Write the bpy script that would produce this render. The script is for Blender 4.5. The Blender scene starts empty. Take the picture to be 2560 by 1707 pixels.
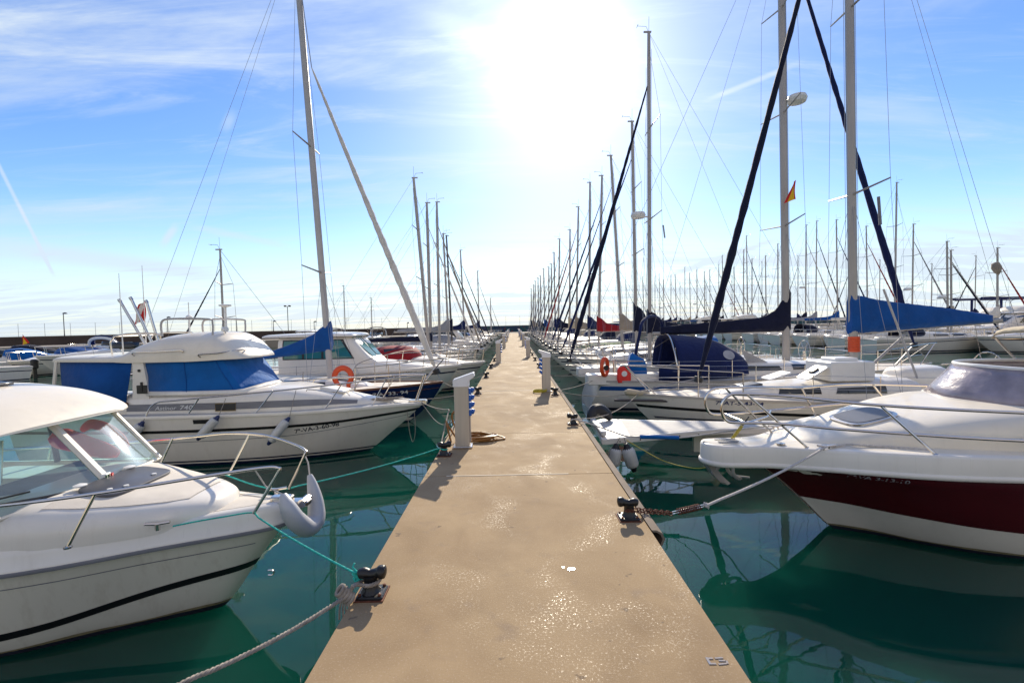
import bpy, bmesh, math, random
from mathutils import Vector, Matrix
rnd = random.Random(11)
R = math.radians
PI = math.pi
scene = bpy.context.scene
COL = scene.collection
SUN = Vector((0.1024, 0.8719, 0.4790)).normalized()

# ------------------------------------------------------------------ camera
FPX, CH = 1148.0, 2.612            # focal length in pixels of a 2560 px wide frame; eye height above the water
_f = Vector((4.0, 45.5, -FPX)).normalized()
_r = R(1.2)
_u = Vector((-math.sin(_r), math.cos(_r), 0)); _u = (_u - _f * _u.dot(_f)).normalized()
_x = _f.cross(_u)
CAMM = Matrix((_x, _f, _u))
cd = bpy.data.cameras.new('camera'); cam = bpy.data.objects.new('camera', cd); COL.objects.link(cam)
cd.sensor_width = 36; cd.lens = 36 * FPX / 2560; cd.clip_end = 20000; cd.clip_start = .05
cam.matrix_world = Matrix.Translation((0, 0, CH)) @ CAMM.to_4x4()
scene.camera = cam

def W(px, py, Y):                  # survey helper: where the sight line of a photo point crosses the vertical plane at depth Y
    d = CAMM @ Vector((px - 1280, 853.5 - py, -FPX)); d = d * (Y / d.y)
    return Vector((d.x, d.y, d.z + CH))
def G(px, py, z):                  # ... or the level z
    d = CAMM @ Vector((px - 1280, 853.5 - py, -FPX)); d = d * ((z - CH) / d.z)
    return Vector((d.x, d.y, z))

# ------------------------------------------------------------------ materials
def nt(m): return m.node_tree.nodes, m.node_tree.links
def mat(name, col, rough=.5, metal=0., nsc=0., nam=0., bsc=0., bst=0., coat=0., stretch=None, col2=None, spec=.5, sheen=0., streak=0.):
    m = bpy.data.materials.new(name); m.use_nodes = True
    N, L = nt(m); b = N['Principled BSDF']
    b.inputs['Base Color'].default_value = (*col, 1); b.inputs['Roughness'].default_value = rough
    b.inputs['Metallic'].default_value = metal; b.inputs['Coat Weight'].default_value = coat
    b.inputs['Specular IOR Level'].default_value = spec; b.inputs['Sheen Weight'].default_value = sheen
    tc = N.new('ShaderNodeTexCoord'); vec = tc.outputs['Object']
    if stretch:
        mp = N.new('ShaderNodeMapping'); mp.inputs['Scale'].default_value = stretch; L.new(vec, mp.inputs[0]); vec = mp.outputs[0]
    if nsc:
        n = N.new('ShaderNodeTexNoise'); n.inputs['Scale'].default_value = nsc; n.inputs['Detail'].default_value = 5; L.new(vec, n.inputs[0])
        mr = N.new('ShaderNodeMapRange'); mr.inputs[1].default_value = .3; mr.inputs[2].default_value = .7; L.new(n.outputs[0], mr.inputs[0])
        mx = N.new('ShaderNodeMix'); mx.data_type = 'RGBA'
        c2 = col2 or tuple(c * (1 - nam) for c in col)
        mx.inputs[6].default_value = (*c2, 1); mx.inputs[7].default_value = (*col, 1)
        L.new(mr.outputs[0], mx.inputs[0]); L.new(mx.outputs[2], b.inputs['Base Color'])
    if streak:                                                         # run-off streaks and grime, stretched downwards
        sm = N.new('ShaderNodeMapping'); sm.inputs['Scale'].default_value = (5, 5, .35); L.new(tc.outputs['Object'], sm.inputs[0])
        n = N.new('ShaderNodeTexNoise'); n.inputs['Scale'].default_value = 1.6; n.inputs['Detail'].default_value = 6; n.inputs['Roughness'].default_value = .7; L.new(sm.outputs[0], n.inputs[0])
        mr2 = N.new('ShaderNodeMapRange'); mr2.inputs[1].default_value = .52; mr2.inputs[2].default_value = .80; mr2.inputs[4].default_value = streak; L.new(n.outputs[0], mr2.inputs[0])
        m3 = N.new('ShaderNodeMix'); m3.data_type = 'RGBA'; m3.inputs[7].default_value = (.30, .22, .12, 1); L.new(mr2.outputs[0], m3.inputs[0])
        src = b.inputs['Base Color'].links[0].from_socket if b.inputs['Base Color'].is_linked else None
        if src: L.new(src, m3.inputs[6])
        else: m3.inputs[6].default_value = (*col, 1)
        L.new(m3.outputs[2], b.inputs['Base Color'])
        rr_ = N.new('ShaderNodeMapRange'); rr_.inputs[1].default_value = .3; rr_.inputs[2].default_value = .75; rr_.inputs[3].default_value = rough*.8; rr_.inputs[4].default_value = min(1, rough*1.7); L.new(n.outputs[0], rr_.inputs[0]); L.new(rr_.outputs[0], b.inputs['Roughness'])
    if bsc:
        n = N.new('ShaderNodeTexNoise'); n.inputs['Scale'].default_value = bsc; n.inputs['Detail'].default_value = 4; L.new(vec, n.inputs[0])
        bp = N.new('ShaderNodeBump'); bp.inputs['Strength'].default_value = bst; bp.inputs['Distance'].default_value = .02
        L.new(n.outputs[0], bp.inputs['Height']); L.new(bp.outputs[0], b.inputs['Normal'])
    return m

M = {}
M['gel'] = mat('white_gelcoat', (.82, .765, .68), .3, nsc=1.3, nam=.10, coat=.25, streak=.16)
M['gelw'] = mat('warm_gelcoat', (.80, .725, .60), .34, nsc=1.6, nam=.12, coat=.25, streak=.14)
M['gelc'] = mat('cream_hull', (.74, .69, .57), .32, nsc=1.1, nam=.16, coat=.25, stretch=(1, 1, .25), streak=.35)
M['deck'] = mat('nonskid_deck', (.66, .60, .52), .7, nsc=6, nam=.12, bsc=160, bst=.25)
M['deckg'] = mat('grey_nonskid', (.52, .50, .47), .75, nsc=8, nam=.14, bsc=180, bst=.3)
M['dkgrey'] = mat('dark_grey_acrylic', (.10, .10, .11), .35, nsc=5, nam=.2)
M['black'] = mat('black_rubber', (.012, .012, .014), .45, nsc=8, nam=.3)
M['blackp'] = mat('black_paint', (.008, .008, .009), .38, nsc=9, nam=.4, bsc=40, bst=.15)
M['navyst'] = mat('navy_stripe', (.008, .012, .045), .3)
M['navyhull'] = mat('navy_hull', (.006, .014, .085), .18, nsc=2, nam=.3, coat=.5)
M['maroon'] = mat('maroon_hull', (.078, .002, .006), .14, nsc=1.4, nam=.25, coat=.6)
M['steel'] = mat('stainless', (.66, .60, .53), .2, 1.)
M['alu'] = mat('mast_aluminium', (.40, .37, .345), .38, .25, nsc=3, nam=.15, stretch=(1, 1, .3))
M['aluw'] = mat('mast_white', (.46, .44, .43), .35, .05, nsc=3, nam=.12)
M['alud'] = mat('mast_dark', (.06, .05, .05), .4)
M['wire'] = mat('rigging_wire', (.28, .28, .30), .4, .6)
def canvas(n, c, r=.8): return mat(n, c, r, nsc=2.6, nam=.25, bsc=7, bst=.95, sheen=.1, spec=.25)
M['blue'] = canvas('blue_canvas', (.0015, .115, .40))
M['bluec'] = canvas('cobalt_canvas', (.0015, .075, .30))
M['navy'] = canvas('navy_canvas', (.003, .0055, .028))
M['dblue'] = canvas('dark_blue_canvas', (.003, .011, .075))
M['red'] = canvas('red_canvas', (.30, .010, .016))
M['tan'] = canvas('tan_canvas', (.34, .28, .22))
M['grey'] = canvas('grey_canvas', (.30, .30, .32))
M['beige'] = canvas('beige_canvas', (.55, .46, .32))
M['green'] = canvas('green_canvas', (.05, .17, .03))
M['sailw'] = canvas('white_sailcloth', (.72, .68, .62))
M['orange'] = mat('orange_plastic', (.70, .075, .012), .45, nsc=6, nam=.15)
M['redp'] = mat('red_plastic', (.80, .025, .02), .4, nsc=5, nam=.12)
M['white'] = mat('white_plastic', (.78, .77, .74), .4, nsc=5, nam=.08)
M['fend'] = mat('fender_vinyl', (.62, .61, .58), .42, nsc=5, nam=.22, coat=.1)
M['fendg'] = mat('grey_fender_vinyl', (.50, .50, .52), .4, nsc=4, nam=.12)
M['ftip'] = mat('fender_tip_blue', (.008, .02, .09), .4)
M['gband'] = mat('grey_band', (.20, .20, .22), .5, nsc=3, nam=.25, stretch=(1, 1, 6))
M['teak'] = mat('teak_trim', (.15, .055, .025), .55, nsc=14, nam=.35, stretch=(.2, 1, 1))
M['rope'] = mat('weathered_rope', (.36, .31, .26), .9, nsc=30, nam=.4)
M['ropew'] = mat('white_rope', (.60, .56, .52), .9, nsc=40, nam=.25)
M['teal'] = mat('teal_rope', (.02, .50, .42), .7, nsc=60, nam=.3)
M['yel'] = mat('yellow_rope', (.46, .37, .03), .7)
M['rust'] = mat('rusty_iron', (.17, .055, .03), .75, .3, nsc=30, nam=.5)
M['hose'] = mat('ochre_hose', (.30, .125, .02), .45, nsc=12, nam=.4)
M['ped'] = mat('pedestal_aluminium', (.50, .45, .38), .45, .3, nsc=3, nam=.1, stretch=(8, 8, .4))
M['pedcap'] = mat('pedestal_cap', (.74, .74, .76), .4, nsc=4, nam=.08)
M['sock'] = mat('blue_socket', (.01, .10, .42), .35)
M['gold'] = mat('brass_frame', (.45, .30, .10), .3, .6)
M['letter'] = mat('dark_lettering', (.02, .02, .03), .5)
M['letterw'] = mat('pale_lettering', (.6, .6, .6), .5)
M['letterg'] = mat('grey_lettering', (.26, .24, .24), .5)
M['letterb'] = mat('blue_lettering', (.01, .02, .12), .5)
M['green2'] = mat('green_lens', (.0, .08, .04), .15)
M['redl'] = mat('red_lens', (.6, .01, .02), .15)
M['scum'] = mat('waterline_grime', (.30, .25, .13), .8, nsc=7, nam=.5)
M['antif'] = mat('antifouling', (.012, .015, .03), .7, nsc=6, nam=.4)
M['seat'] = mat('grey_vinyl', (.16, .18, .20), .4, nsc=4, nam=.3, bsc=6, bst=.6)
M['flagy'] = mat('flag_yellow', (.75, .45, .01), .8)
M['flagr'] = mat('flag_red', (.55, .012, .012), .8)
M['flagw'] = mat('flag_white', (.7, .66, .6), .8)
M['dirty'] = mat('pontoon_float', (.20, .19, .17), .8, nsc=3, nam=.4)

def glassmat(name, tint, ior=1.5, rough=.02, haze=0.):
    m = bpy.data.materials.new(name); m.use_nodes = True; N, L = nt(m); N.clear()
    o = N.new('ShaderNodeOutputMaterial'); t = N.new('ShaderNodeBsdfTransparent'); g = N.new('ShaderNodeBsdfGlossy')
    t.inputs[0].default_value = (*tint, 1); g.inputs['Roughness'].default_value = rough; g.inputs[0].default_value = (.9, .95, .95, 1)
    fr = N.new('ShaderNodeFresnel'); fr.inputs[0].default_value = ior; mx = N.new('ShaderNodeMixShader')
    L.new(fr.outputs[0], mx.inputs[0]); L.new(t.outputs[0], mx.inputs[1]); L.new(g.outputs[0], mx.inputs[2])
    last = mx
    if haze:
        d = N.new('ShaderNodeBsdfDiffuse'); d.inputs[0].default_value = (.7, .75, .78, 1)
        n = N.new('ShaderNodeTexNoise'); n.inputs['Scale'].default_value = 3; n.inputs['Detail'].default_value = 6
        tc = N.new('ShaderNodeTexCoord'); L.new(tc.outputs['Object'], n.inputs[0])
        mr = N.new('ShaderNodeMapRange'); mr.inputs[3].default_value = haze * .5; mr.inputs[4].default_value = haze * 1.5; L.new(n.outputs[0], mr.inputs[0])
        m2 = N.new('ShaderNodeMixShader'); L.new(mr.outputs[0], m2.inputs[0]); L.new(mx.outputs[0], m2.inputs[1]); L.new(d.outputs[0], m2.inputs[2]); last = m2
    L.new(last.outputs[0], o.inputs[0]); return m
M['glass'] = glassmat('teal_glass', (.55, .86, .83), 1.5, .02, .06)
M['glassf'] = glassmat('screen_glass', (.84, .95, .93), 1.6, .03, .16)
M['glassd'] = mat('dark_window', (.012, .016, .018), .06, spec=.8)
M['glasst'] = mat('teal_window', (.03, .16, .15), .06, spec=.8)
M['smoke'] = mat('smoked_acrylic', (.36, .31, .35), .18, nsc=4, nam=.45, bsc=6, bst=.6, coat=.3, spec=.5)
M['clear'] = mat('clear_vinyl', (.36, .36, .38), .2, nsc=4, nam=.3)

# ------------------------------------------------------------------ mesh builder
def hermite(keys):
    xs = [k[0] for k in keys]; ys = [k[1] for k in keys]; n = len(xs)
    d = [(ys[i+1]-ys[i])/(xs[i+1]-xs[i]) for i in range(n-1)]
    m = [d[0]] + [0 if d[i-1]*d[i] <= 0 else 2*d[i-1]*d[i]/(d[i-1]+d[i]) for i in range(1, n-1)] + [d[-1]]
    def f(x):
        if x <= xs[0]: return ys[0] + (m[0]*(x-xs[0]))
        if x >= xs[-1]: return ys[-1]
        i = 0
        while x > xs[i+1]: i += 1
        h = xs[i+1]-xs[i]; t = (x-xs[i])/h
        return ys[i]*(2*t**3-3*t*t+1)+ys[i+1]*(3*t*t-2*t**3)+h*(m[i]*(t**3-2*t*t+t)+m[i+1]*(t**3-t*t))
    return f
def smooth(pts, n=6):
    pts = [Vector(p) for p in pts]
    if len(pts) < 3: return pts
    out = []
    for i in range(len(pts)-1):
        p0 = pts[max(i-1, 0)]; p1 = pts[i]; p2 = pts[i+1]; p3 = pts[min(i+2, len(pts)-1)]
        for k in range(n):
            t = k/n
            out.append(.5*((2*p1)+(p2-p0)*t+(2*p0-5*p1+4*p2-p3)*t*t+(3*p1-p0-3*p2+p3)*t**3))
    out.append(pts[-1]); return out

class MB:
    def __init__(s): s.v = []; s.f = []; s.m = []
    def add(s, vs, fs, m=0):
        o = len(s.v); s.v += [tuple(v) for v in vs]; s.f += [tuple(i+o for i in f) for f in fs]; s.m += [m]*len(fs); return s
    def loft(s, rings, m=0, closed=True, cap=(True, True)):
        n = len(rings[0]); vs = [p for r in rings for p in r]; fs = []
        for i in range(len(rings)-1):
            for j in range(n if closed else n-1):
                k = (j+1) % n; fs.append((i*n+j, i*n+k, (i+1)*n+k, (i+1)*n+j))
        if closed:
            if cap[0]: fs.append(tuple(range(n)))
            if cap[1]: fs.append(tuple(range((len(rings)-1)*n, len(rings)*n)))
        return s.add(vs, fs, m)
    def tube(s, pts, r, n=8, m=0, sm=0, loop=False, asp=1.):
        pts = smooth(pts, sm) if sm else [Vector(p) for p in pts]
        k = len(pts); rr = r if callable(r) else ((lambda t: r) if not isinstance(r, (list, tuple)) else hermite([(i/(len(r)-1), q) for i, q in enumerate(r)]))
        rings = []; up = None
        for i in range(k):
            if loop: t = pts[(i+1) % k]-pts[i-1]
            else: t = pts[min(i+1, k-1)]-pts[max(i-1, 0)]
            t = t.normalized() if t.length > 1e-9 else Vector((0, 0, 1))
            if up is None: up = Vector((0, 0, 1)) if abs(t.z) < .9 else Vector((1, 0, 0))
            a = t.cross(up).normalized(); up = a.cross(t).normalized(); q = rr(i/max(k-1, 1))
            rings.append([pts[i]+a*math.cos(2*PI*j/n)*q*asp+up*math.sin(2*PI*j/n)*q for j in range(n)])
        if loop: rings.append(rings[0]); return s.loft(rings, m, True, (False, False))
        return s.loft(rings, m)
    def box(s, c, d, m=0, rz=0., ry=0., rx=0.):
        mt = Matrix.Rotation(rz, 3, 'Z') @ Matrix.Rotation(ry, 3, 'Y') @ Matrix.Rotation(rx, 3, 'X'); c = Vector(c)
        vs = [c+mt @ Vector((x*d[0]/2, y*d[1]/2, z*d[2]/2)) for z in (-1, 1) for y in (-1, 1) for x in (-1, 1)]
        return s.add(vs, [(0, 1, 3, 2), (4, 5, 7, 6), (0, 1, 5, 4), (2, 3, 7, 6), (0, 2, 6, 4), (1, 3, 7, 5)], m)
    def rbox(s, c, d, r=.02, m=0, rz=0., ry=0., rx=0., n=4):          # box with rounded vertical corners and eased top/bottom
        mt = Matrix.Rotation(rz, 3, 'Z') @ Matrix.Rotation(ry, 3, 'Y') @ Matrix.Rotation(rx, 3, 'X'); c = Vector(c); rings = []
        e = min(r*.5, d[2]*.3)
        for z, ins in ((-d[2]/2, e), (-d[2]/2+e, 0), (d[2]/2-e, 0), (d[2]/2, e)):
            ring = []; hx, hy = d[0]/2-ins, d[1]/2-ins; q = min(r, hx, hy)
            for sx, sy, a0 in ((1, 1, 0), (-1, 1, 90), (-1, -1, 180), (1, -1, 270)):
                for k in range(n+1):
                    a = R(a0+90*k/n); ring.append(c+mt @ Vector((sx*(hx-q)+q*math.cos(a), sy*(hy-q)+q*math.sin(a), z)))
            rings.append(ring)
        return s.loft(rings, m)
    def lathe(s, prof, c=(0, 0, 0), axis=(0, 0, 1), n=16, m=0):
        c = Vector(c); q = Vector((0, 0, 1)).rotation_difference(Vector(axis).normalized())
        return s.loft([[c+q @ Vector((r*math.cos(2*PI*j/n), r*math.sin(2*PI*j/n), z)) for j in range(n)] for r, z in prof], m)
    def prism(s, poly, axis, a, b, m=0):                                # poly in the plane across axis, extruded from a to b
        def P(p, h): return {'x': (h, p[0], p[1]), 'y': (p[0], h, p[1]), 'z': (p[0], p[1], h)}[axis]
        return s.loft([[P(p, a) for p in poly], [P(p, b) for p in poly]], m)
    def sheet(s, rows, m=0): return s.loft(rows, m, False)
    def build(s, name, mats, parent=None, ang=35, loc=None, thick=0., bevel=0.):
        me = bpy.data.meshes.new(name); me.from_pydata(s.v, [], s.f)
        for q in (mats if isinstance(mats, (list, tuple)) else [mats]): me.materials.append(q)
        me.polygons.foreach_set('material_index', s.m)
        bm = bmesh.new(); bm.from_mesh(me); bmesh.ops.remove_doubles(bm, verts=bm.verts, dist=1e-5)
        bmesh.ops.recalc_face_normals(bm, faces=bm.faces); bm.to_mesh(me); bm.free()
        me.polygons.foreach_set('use_smooth', [True]*len(me.polygons)); me.set_sharp_from_angle(angle=R(ang))
        o = bpy.data.objects.new(name, me); COL.objects.link(o)
        if parent is not None: o.parent = parent
        if loc is not None: o.location = loc
        if thick: q = o.modifiers.new('t', 'SOLIDIFY'); q.thickness = thick; q.offset = 0
        if bevel: q = o.modifiers.new('b', 'BEVEL'); q.width = bevel; q.segments = 2; q.limit_method = 'ANGLE'
        return o

def tag(o, label=None, cat=None, group=None, kind=None):
    for k, v in (('label', label), ('category', cat), ('group', group), ('kind', kind)):
        if v: o[k] = v
    return o
def thing(name, label, cat, loc=(0, 0, 0), rz=0., group=None):
    o = bpy.data.objects.new(name, None); COL.objects.link(o); o.location = loc; o.rotation_euler = (0, 0, rz)
    o.empty_display_size = .2
    return tag(o, label, cat, group)
def copy_tree(o, loc, rz=None, label=None):
    def cp(q, par):
        c = q.copy(); COL.objects.link(c); c.parent = par
        for ch in q.children: cp(ch, c)
        return c
    c = cp(o, None); c.location = loc
    if rz is not None: c.rotation_euler = (0, 0, rz)
    if label: c['label'] = label
    return c

_tx = {}
def text2d(s, size, spacing=1., bold=.014):
    cu = bpy.data.curves.new('lettering', 'FONT'); cu.body = s; cu.size = size; cu.space_character = spacing; cu.resolution_u = 3; cu.offset = bold*size
    o = bpy.data.objects.new('lettering', cu); COL.objects.link(o); bpy.context.view_layer.update()
    me = bpy.data.meshes.new_from_object(o.evaluated_get(bpy.context.evaluated_depsgraph_get()))
    vs = [v.co.copy() for v in me.vertices]; fs = [tuple(p.vertices) for p in me.polygons]
    bpy.data.objects.remove(o); bpy.data.meshes.remove(me); bpy.data.curves.remove(cu)
    w = max(v.x for v in vs) if vs else 1
    return vs, fs, w

def sweep_plan(path, prof):        # sweep a closed (out, up) profile along a plan path, outward = right-hand side of the tangent
    path = [Vector(p) for p in path]; rings = []
    for i, p in enumerate(path):
        t = path[min(i+1, len(path)-1)]-path[max(i-1, 0)]; t.z = 0; t.normalize(); nrm = Vector((t.y, -t.x, 0))
        rings.append([p+nrm*o+Vector((0, 0, h)) for o, h in prof])
    return rings

class Hull:
    def __init__(s, stem, stern, b, zs, zk, p, toe=0.):
        s.stem, s.stern, s.b, s.zs, s.zk, s.p = [hermite(k) for k in (stem, stern, b, zs, zk, p)]
    def pt(s, u, v, side):
        k = s.zk(u); z = k+(s.zs(u)-k)*v; x = s.stem(z)*(1-u)+s.stern(z)*u
        return Vector((x, s.b(u)*max(v, 0)**s.p(u)*side, z))
    def vz(s, u, z): k = s.zk(u); return (z-k)/(s.zs(u)-k)
    def nrm(s, u, v, side):
        e = .004; a = s.pt(min(u+e, 1), v, side)-s.pt(max(u-e, 0), v, side); c = s.pt(u, min(v+e, 1), side)-s.pt(u, max(v-e, .001), side)
        n = a.cross(c); n.normalize()
        return n if n.y*side > 0 else -n
    def surf(s, x, z, side, off=0.):
        a = s.stem(z); u = min(max((x-a)/(s.stern(z)-a), 0), 1); v = s.vz(u, z)
        return s.pt(u, v, side)+s.nrm(u, v, side)*off
    def us(s, n): return [(i/n)**1.6 for i in range(n+1)]
    def body(s, name, mats, parent, nu=22, rows=None):
        # rows: list of (v, material index of the strake above)
        rows = rows or [(i/10, 0) for i in range(11)]
        mb = MB()
        for side in (-1, 1):
            for i in range(len(rows)-1):
                mb.sheet([[s.pt(u, rows[i][0], side) for u in s.us(nu)], [s.pt(u, rows[i+1][0], side) for u in s.us(nu)]], rows[i][1])
        ring = [s.pt(1, r[0], -1) for r in rows]+[s.pt(1, r[0], 1) for r in rows[::-1][:-1]]
        mb.add(ring, [tuple(range(len(ring)))], rows[-2][1])
        return mb.build(name, mats, parent, 40)
    def band(s, mb, u0, u1, lo, hi, off=.004, sides=(-1, 1), n=26, m=0, rows=2):
        for sd in sides:
            us = [u0+(u1-u0)*(i/n)**1.4 for i in range(n+1)]
            mb.sheet([[s.pt(u, s.vz(u, f(u)), sd)+s.nrm(u, s.vz(u, f(u)), sd)*off for u in us] for f in [(lambda u, k=k: lo(u)+(hi(u)-lo(u))*k/rows) for k in range(rows+1)]], m)
        return mb
    def sheer_path(s, u1=1., off=0., dz=0., n=26):
        us = s.us(n); us = [u*u1 for u in us]
        a = [s.pt(u, 1, -1) for u in us[::-1]]; c = [s.pt(u, 1, 1) for u in us[1:]]
        q = a+c
        for p in q: p.z += dz
        return q
    def rail(s, mb, prof, u1=1., m=0, dz=0.):
        path = s.sheer_path(u1, dz=dz)
        fwd = path[len(path)//2].x-path[0].x
        rings = sweep_plan(path, [(o*(1 if fwd > 0 else -1), h) for o, h in prof])
        return mb.loft(rings, m)
    def deck(s, mb, u0=.0, u1=1., ins=.01, dz=-.005, camber=.05, m=0, nu=18, ny=8):
        rows = []
        for i in range(nu+1):
            u = u0+(u1-u0)*(i/nu)**1.3; p = s.pt(u, 1, 1); h = max(p.y-ins, 0)
            rows.append([Vector((p.x, h*(2*j/ny-1), p.z+dz+camber*(1-(2*j/ny-1)**2)*min(1, h))) for j in range(ny+1)])
        return mb.sheet(rows, m)
    def text(s, name, txt, x0, z0, size, side, mtl, parent, slope=0., dirx=1, off=.005, width=None, spacing=1.):
        vs, fs, w = text2d(txt, size, spacing); k = width/w if width else 1
        mb = MB(); mb.add([s.surf(x0+dirx*v.x*k, z0+slope*v.x*k+v.y, side, off) for v in vs], fs)
        return mb.build(name, mtl, parent)

class House:                       # lofted rounded box; sections (x, half width, z bottom, z top, squareness)
    def __init__(s, sec):
        s.x0, s.x1 = sec[0][0], sec[-1][0]; k = [(i/(len(sec)-1)) for i in range(len(sec))]
        s.ks = [hermite(list(zip(k, [q[j] for q in sec]))) for j in range(5)]; s.nsec = len(sec)
    def pt(s, t, a):
        x, w, zb, zt, n = [f(t) for f in s.ks]; c, q = math.cos(a), math.sin(a); e = 2/n
        return Vector((x, w*math.copysign(abs(c)**e, c), zb+(zt-zb)*abs(q)**e))
    def t_of(s, x):
        lo, hi = 0., 1.; inc = s.x1 > s.x0
        for _ in range(30):
            md = (lo+hi)/2
            if (s.ks[0](md) < x) == inc: lo = md
            else: hi = md
        return (lo+hi)/2
    def side(s, x, z, sd, off=.004):
        t = s.t_of(x); _, w, zb, zt, n = [f(t) for f in s.ks]
        q = min(max((z-zb)/(zt-zb), 0), .999)**(n/2); a = math.asin(q); p = s.pt(t, a); p.y = abs(p.y)*sd
        q2 = s.pt(t, min(a+.03, 1.57)); tn = Vector((0, abs(q2.y)-abs(p.y), q2.z-p.z)); nn = Vector((0, tn.z, -tn.y)).normalized()
        return p+Vector((0, nn.y*sd*off, nn.z*off))
    def top(s, x, y, off=.004):
        t = s.t_of(x); _, w, zb, zt, n = [f(t) for f in s.ks]; e = 2/n
        c = min(abs(y)/w, .999)**(n/2); q = math.sqrt(1-c*c)
        return Vector((x, y, zb+(zt-zb)*q**e+off))
    def body(s, mb, m=0, nt_=None, na=20, cap=(True, True)):
        k = nt_ or (s.nsec-1)*4
        rings = []
        for i in range(k+1): rings.append([s.pt(i/k, PI*j/na) for j in range(na+1)])
        return mb.loft(rings, m, True, cap)
    def patch(s, mb, pts, sd, off=.006, m=0, n=6):       # quad patch on a side: pts = (x,z) bl, br, tr, tl
        rows = []
        for i in range(n+1):
            v = i/n; a = [pts[0][q]+(pts[3][q]-pts[0][q])*v for q in (0, 1)]; b = [pts[1][q]+(pts[2][q]-pts[1][q])*v for q in (0, 1)]
            rows.append([s.side(a[0]+(b[0]-a[0])*j/n, a[1]+(b[1]-a[1])*j/n, sd, off) for j in range(n+1)])
        return mb.sheet(rows, m)
    def tpatch(s, mb, c, dx, dy, off=.006, m=0, n=6, sk=0.):
        return mb.sheet([[s.top(c[0]+dx*(j/n-.5)+sk*(i/n-.5), c[1]+dy*(i/n-.5), off) for j in range(n+1)] for i in range(n+1)], m)

def ropewind(mb, pts, r, pitch=.09, m=0, strands=3, sm=5):
    pts = smooth(pts, sm) if sm else [Vector(p) for p in pts]; L = [0]
    for i in range(1, len(pts)): L.append(L[-1]+(pts[i]-pts[i-1]).length)
    n = max(8, int(L[-1]/pitch*7)); q = []; j = 0
    for i in range(n+1):
        d = L[-1]*i/n
        while j < len(L)-2 and L[j+1] < d: j += 1
        t = (d-L[j])/max(L[j+1]-L[j], 1e-9); q.append(pts[j].lerp(pts[j+1], t))
    for k in range(strands):
        out = []
        for i, p in enumerate(q):
            t = (q[min(i+1, n)]-q[max(i-1, 0)]).normalized(); a = t.cross(Vector((0, 0, 1)));
            if a.length < .05: a = Vector((1, 0, 0))
            a.normalize(); b = a.cross(t); w = 2*PI*(L[-1]*i/n/pitch+k/strands)
            out.append(p+(a*math.cos(w)+b*math.sin(w))*r*.52)
        mb.tube(out, r*.56, 5, m)
    return mb
def sag(a, b, s, n=10):
    a, b = Vector(a), Vector(b)
    return [a.lerp(b, i/n)-Vector((0, 0, s*4*(i/n)*(1-i/n))) for i in range(n+1)]
# ------------------------------------------------------------------ sky and sun
wd = bpy.data.worlds.new('World'); scene.world = wd; wd.use_nodes = True
N, L = wd.node_tree.nodes, wd.node_tree.links; N.clear()
def nd(t, **k):
    n = N.new(t)
    for a, b in k.items(): setattr(n, a, b)
    return n
def mth(op, a, b=None, c=None, clamp=False):
    n = nd('ShaderNodeMath', operation=op, use_clamp=clamp)
    for i, q in enumerate((a, b, c)):
        if q is None: continue
        if isinstance(q, (int, float)): n.inputs[i].default_value = q
        else: L.new(q, n.inputs[i])
    return n.outputs[0]
SKY_S, SKYGAIN = .10, 1.0
sky = nd('ShaderNodeTexSky', sky_type='NISHITA', sun_disc=False, sun_elevation=math.asin(SUN.z), sun_rotation=math.atan2(SUN.x, SUN.y), altitude=0, air_density=1.0, dust_density=.2, ozone_density=1.8)
hs = nd('ShaderNodeHueSaturation'); hs.inputs['Saturation'].default_value = 1.38; hs.inputs['Value'].default_value = 1.44; hs.inputs['Hue'].default_value = .514; L.new(sky.outputs[0], hs.inputs['Color'])
tc = nd('ShaderNodeTexCoord'); vn = nd('ShaderNodeVectorMath', operation='NORMALIZE'); L.new(tc.outputs['Generated'], vn.inputs[0])
sp = nd('ShaderNodeSeparateXYZ'); L.new(vn.outputs[0], sp.inputs[0])
zc = mth('MAXIMUM', sp.outputs[2], .0)
zz = mth('ADD', zc, .10)
cx = mth('DIVIDE', sp.outputs[0], zz); cy = mth('DIVIDE', sp.outputs[1], zz)
cb = nd('ShaderNodeCombineXYZ'); L.new(cx, cb.inputs[0]); L.new(cy, cb.inputs[1])
def cloud(rot, sc, nsc, lo, hi, dist, loc=(0, 0, 0), det=9, rough=.6):
    mp = nd('ShaderNodeMapping'); mp.inputs['Rotation'].default_value = (0, 0, R(rot)); mp.inputs['Scale'].default_value = sc; mp.inputs['Location'].default_value = loc
    L.new(cb.outputs[0], mp.inputs[0])
    n = nd('ShaderNodeTexNoise'); n.inputs['Scale'].default_value = nsc; n.inputs['Detail'].default_value = det; n.inputs['Roughness'].default_value = rough; n.inputs['Distortion'].default_value = dist
    L.new(mp.outputs[0], n.inputs[0])
    mr = nd('ShaderNodeMapRange', interpolation_type='SMOOTHSTEP'); mr.inputs[1].default_value = lo; mr.inputs[2].default_value = hi; L.new(n.outputs[0], mr.inputs[0])
    return mr.outputs[0]
c1 = cloud(-62, (.30, 1.25, 1), .85, .46, .78, .9, (3.1, 1.3, 0))          # broad cirrus streaks
c2 = cloud(-35, (.5, 2.2, 1), 1.6, .44, .80, 1.4, (7.0, 2.0, 0), 10, .66)   # finer wisps
c3 = cloud(20, (.22, .7, 1), .5, .40, .72, .4, (1.0, 9.0, 0))            # where the cirrus sits at all
cm = mth('MULTIPLY', mth('ADD', mth('MULTIPLY', c1, .95), mth('MULTIPLY', c2, .60)), mth('ADD', mth('MULTIPLY', c3, 1.0), .55), clamp=True)
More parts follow.
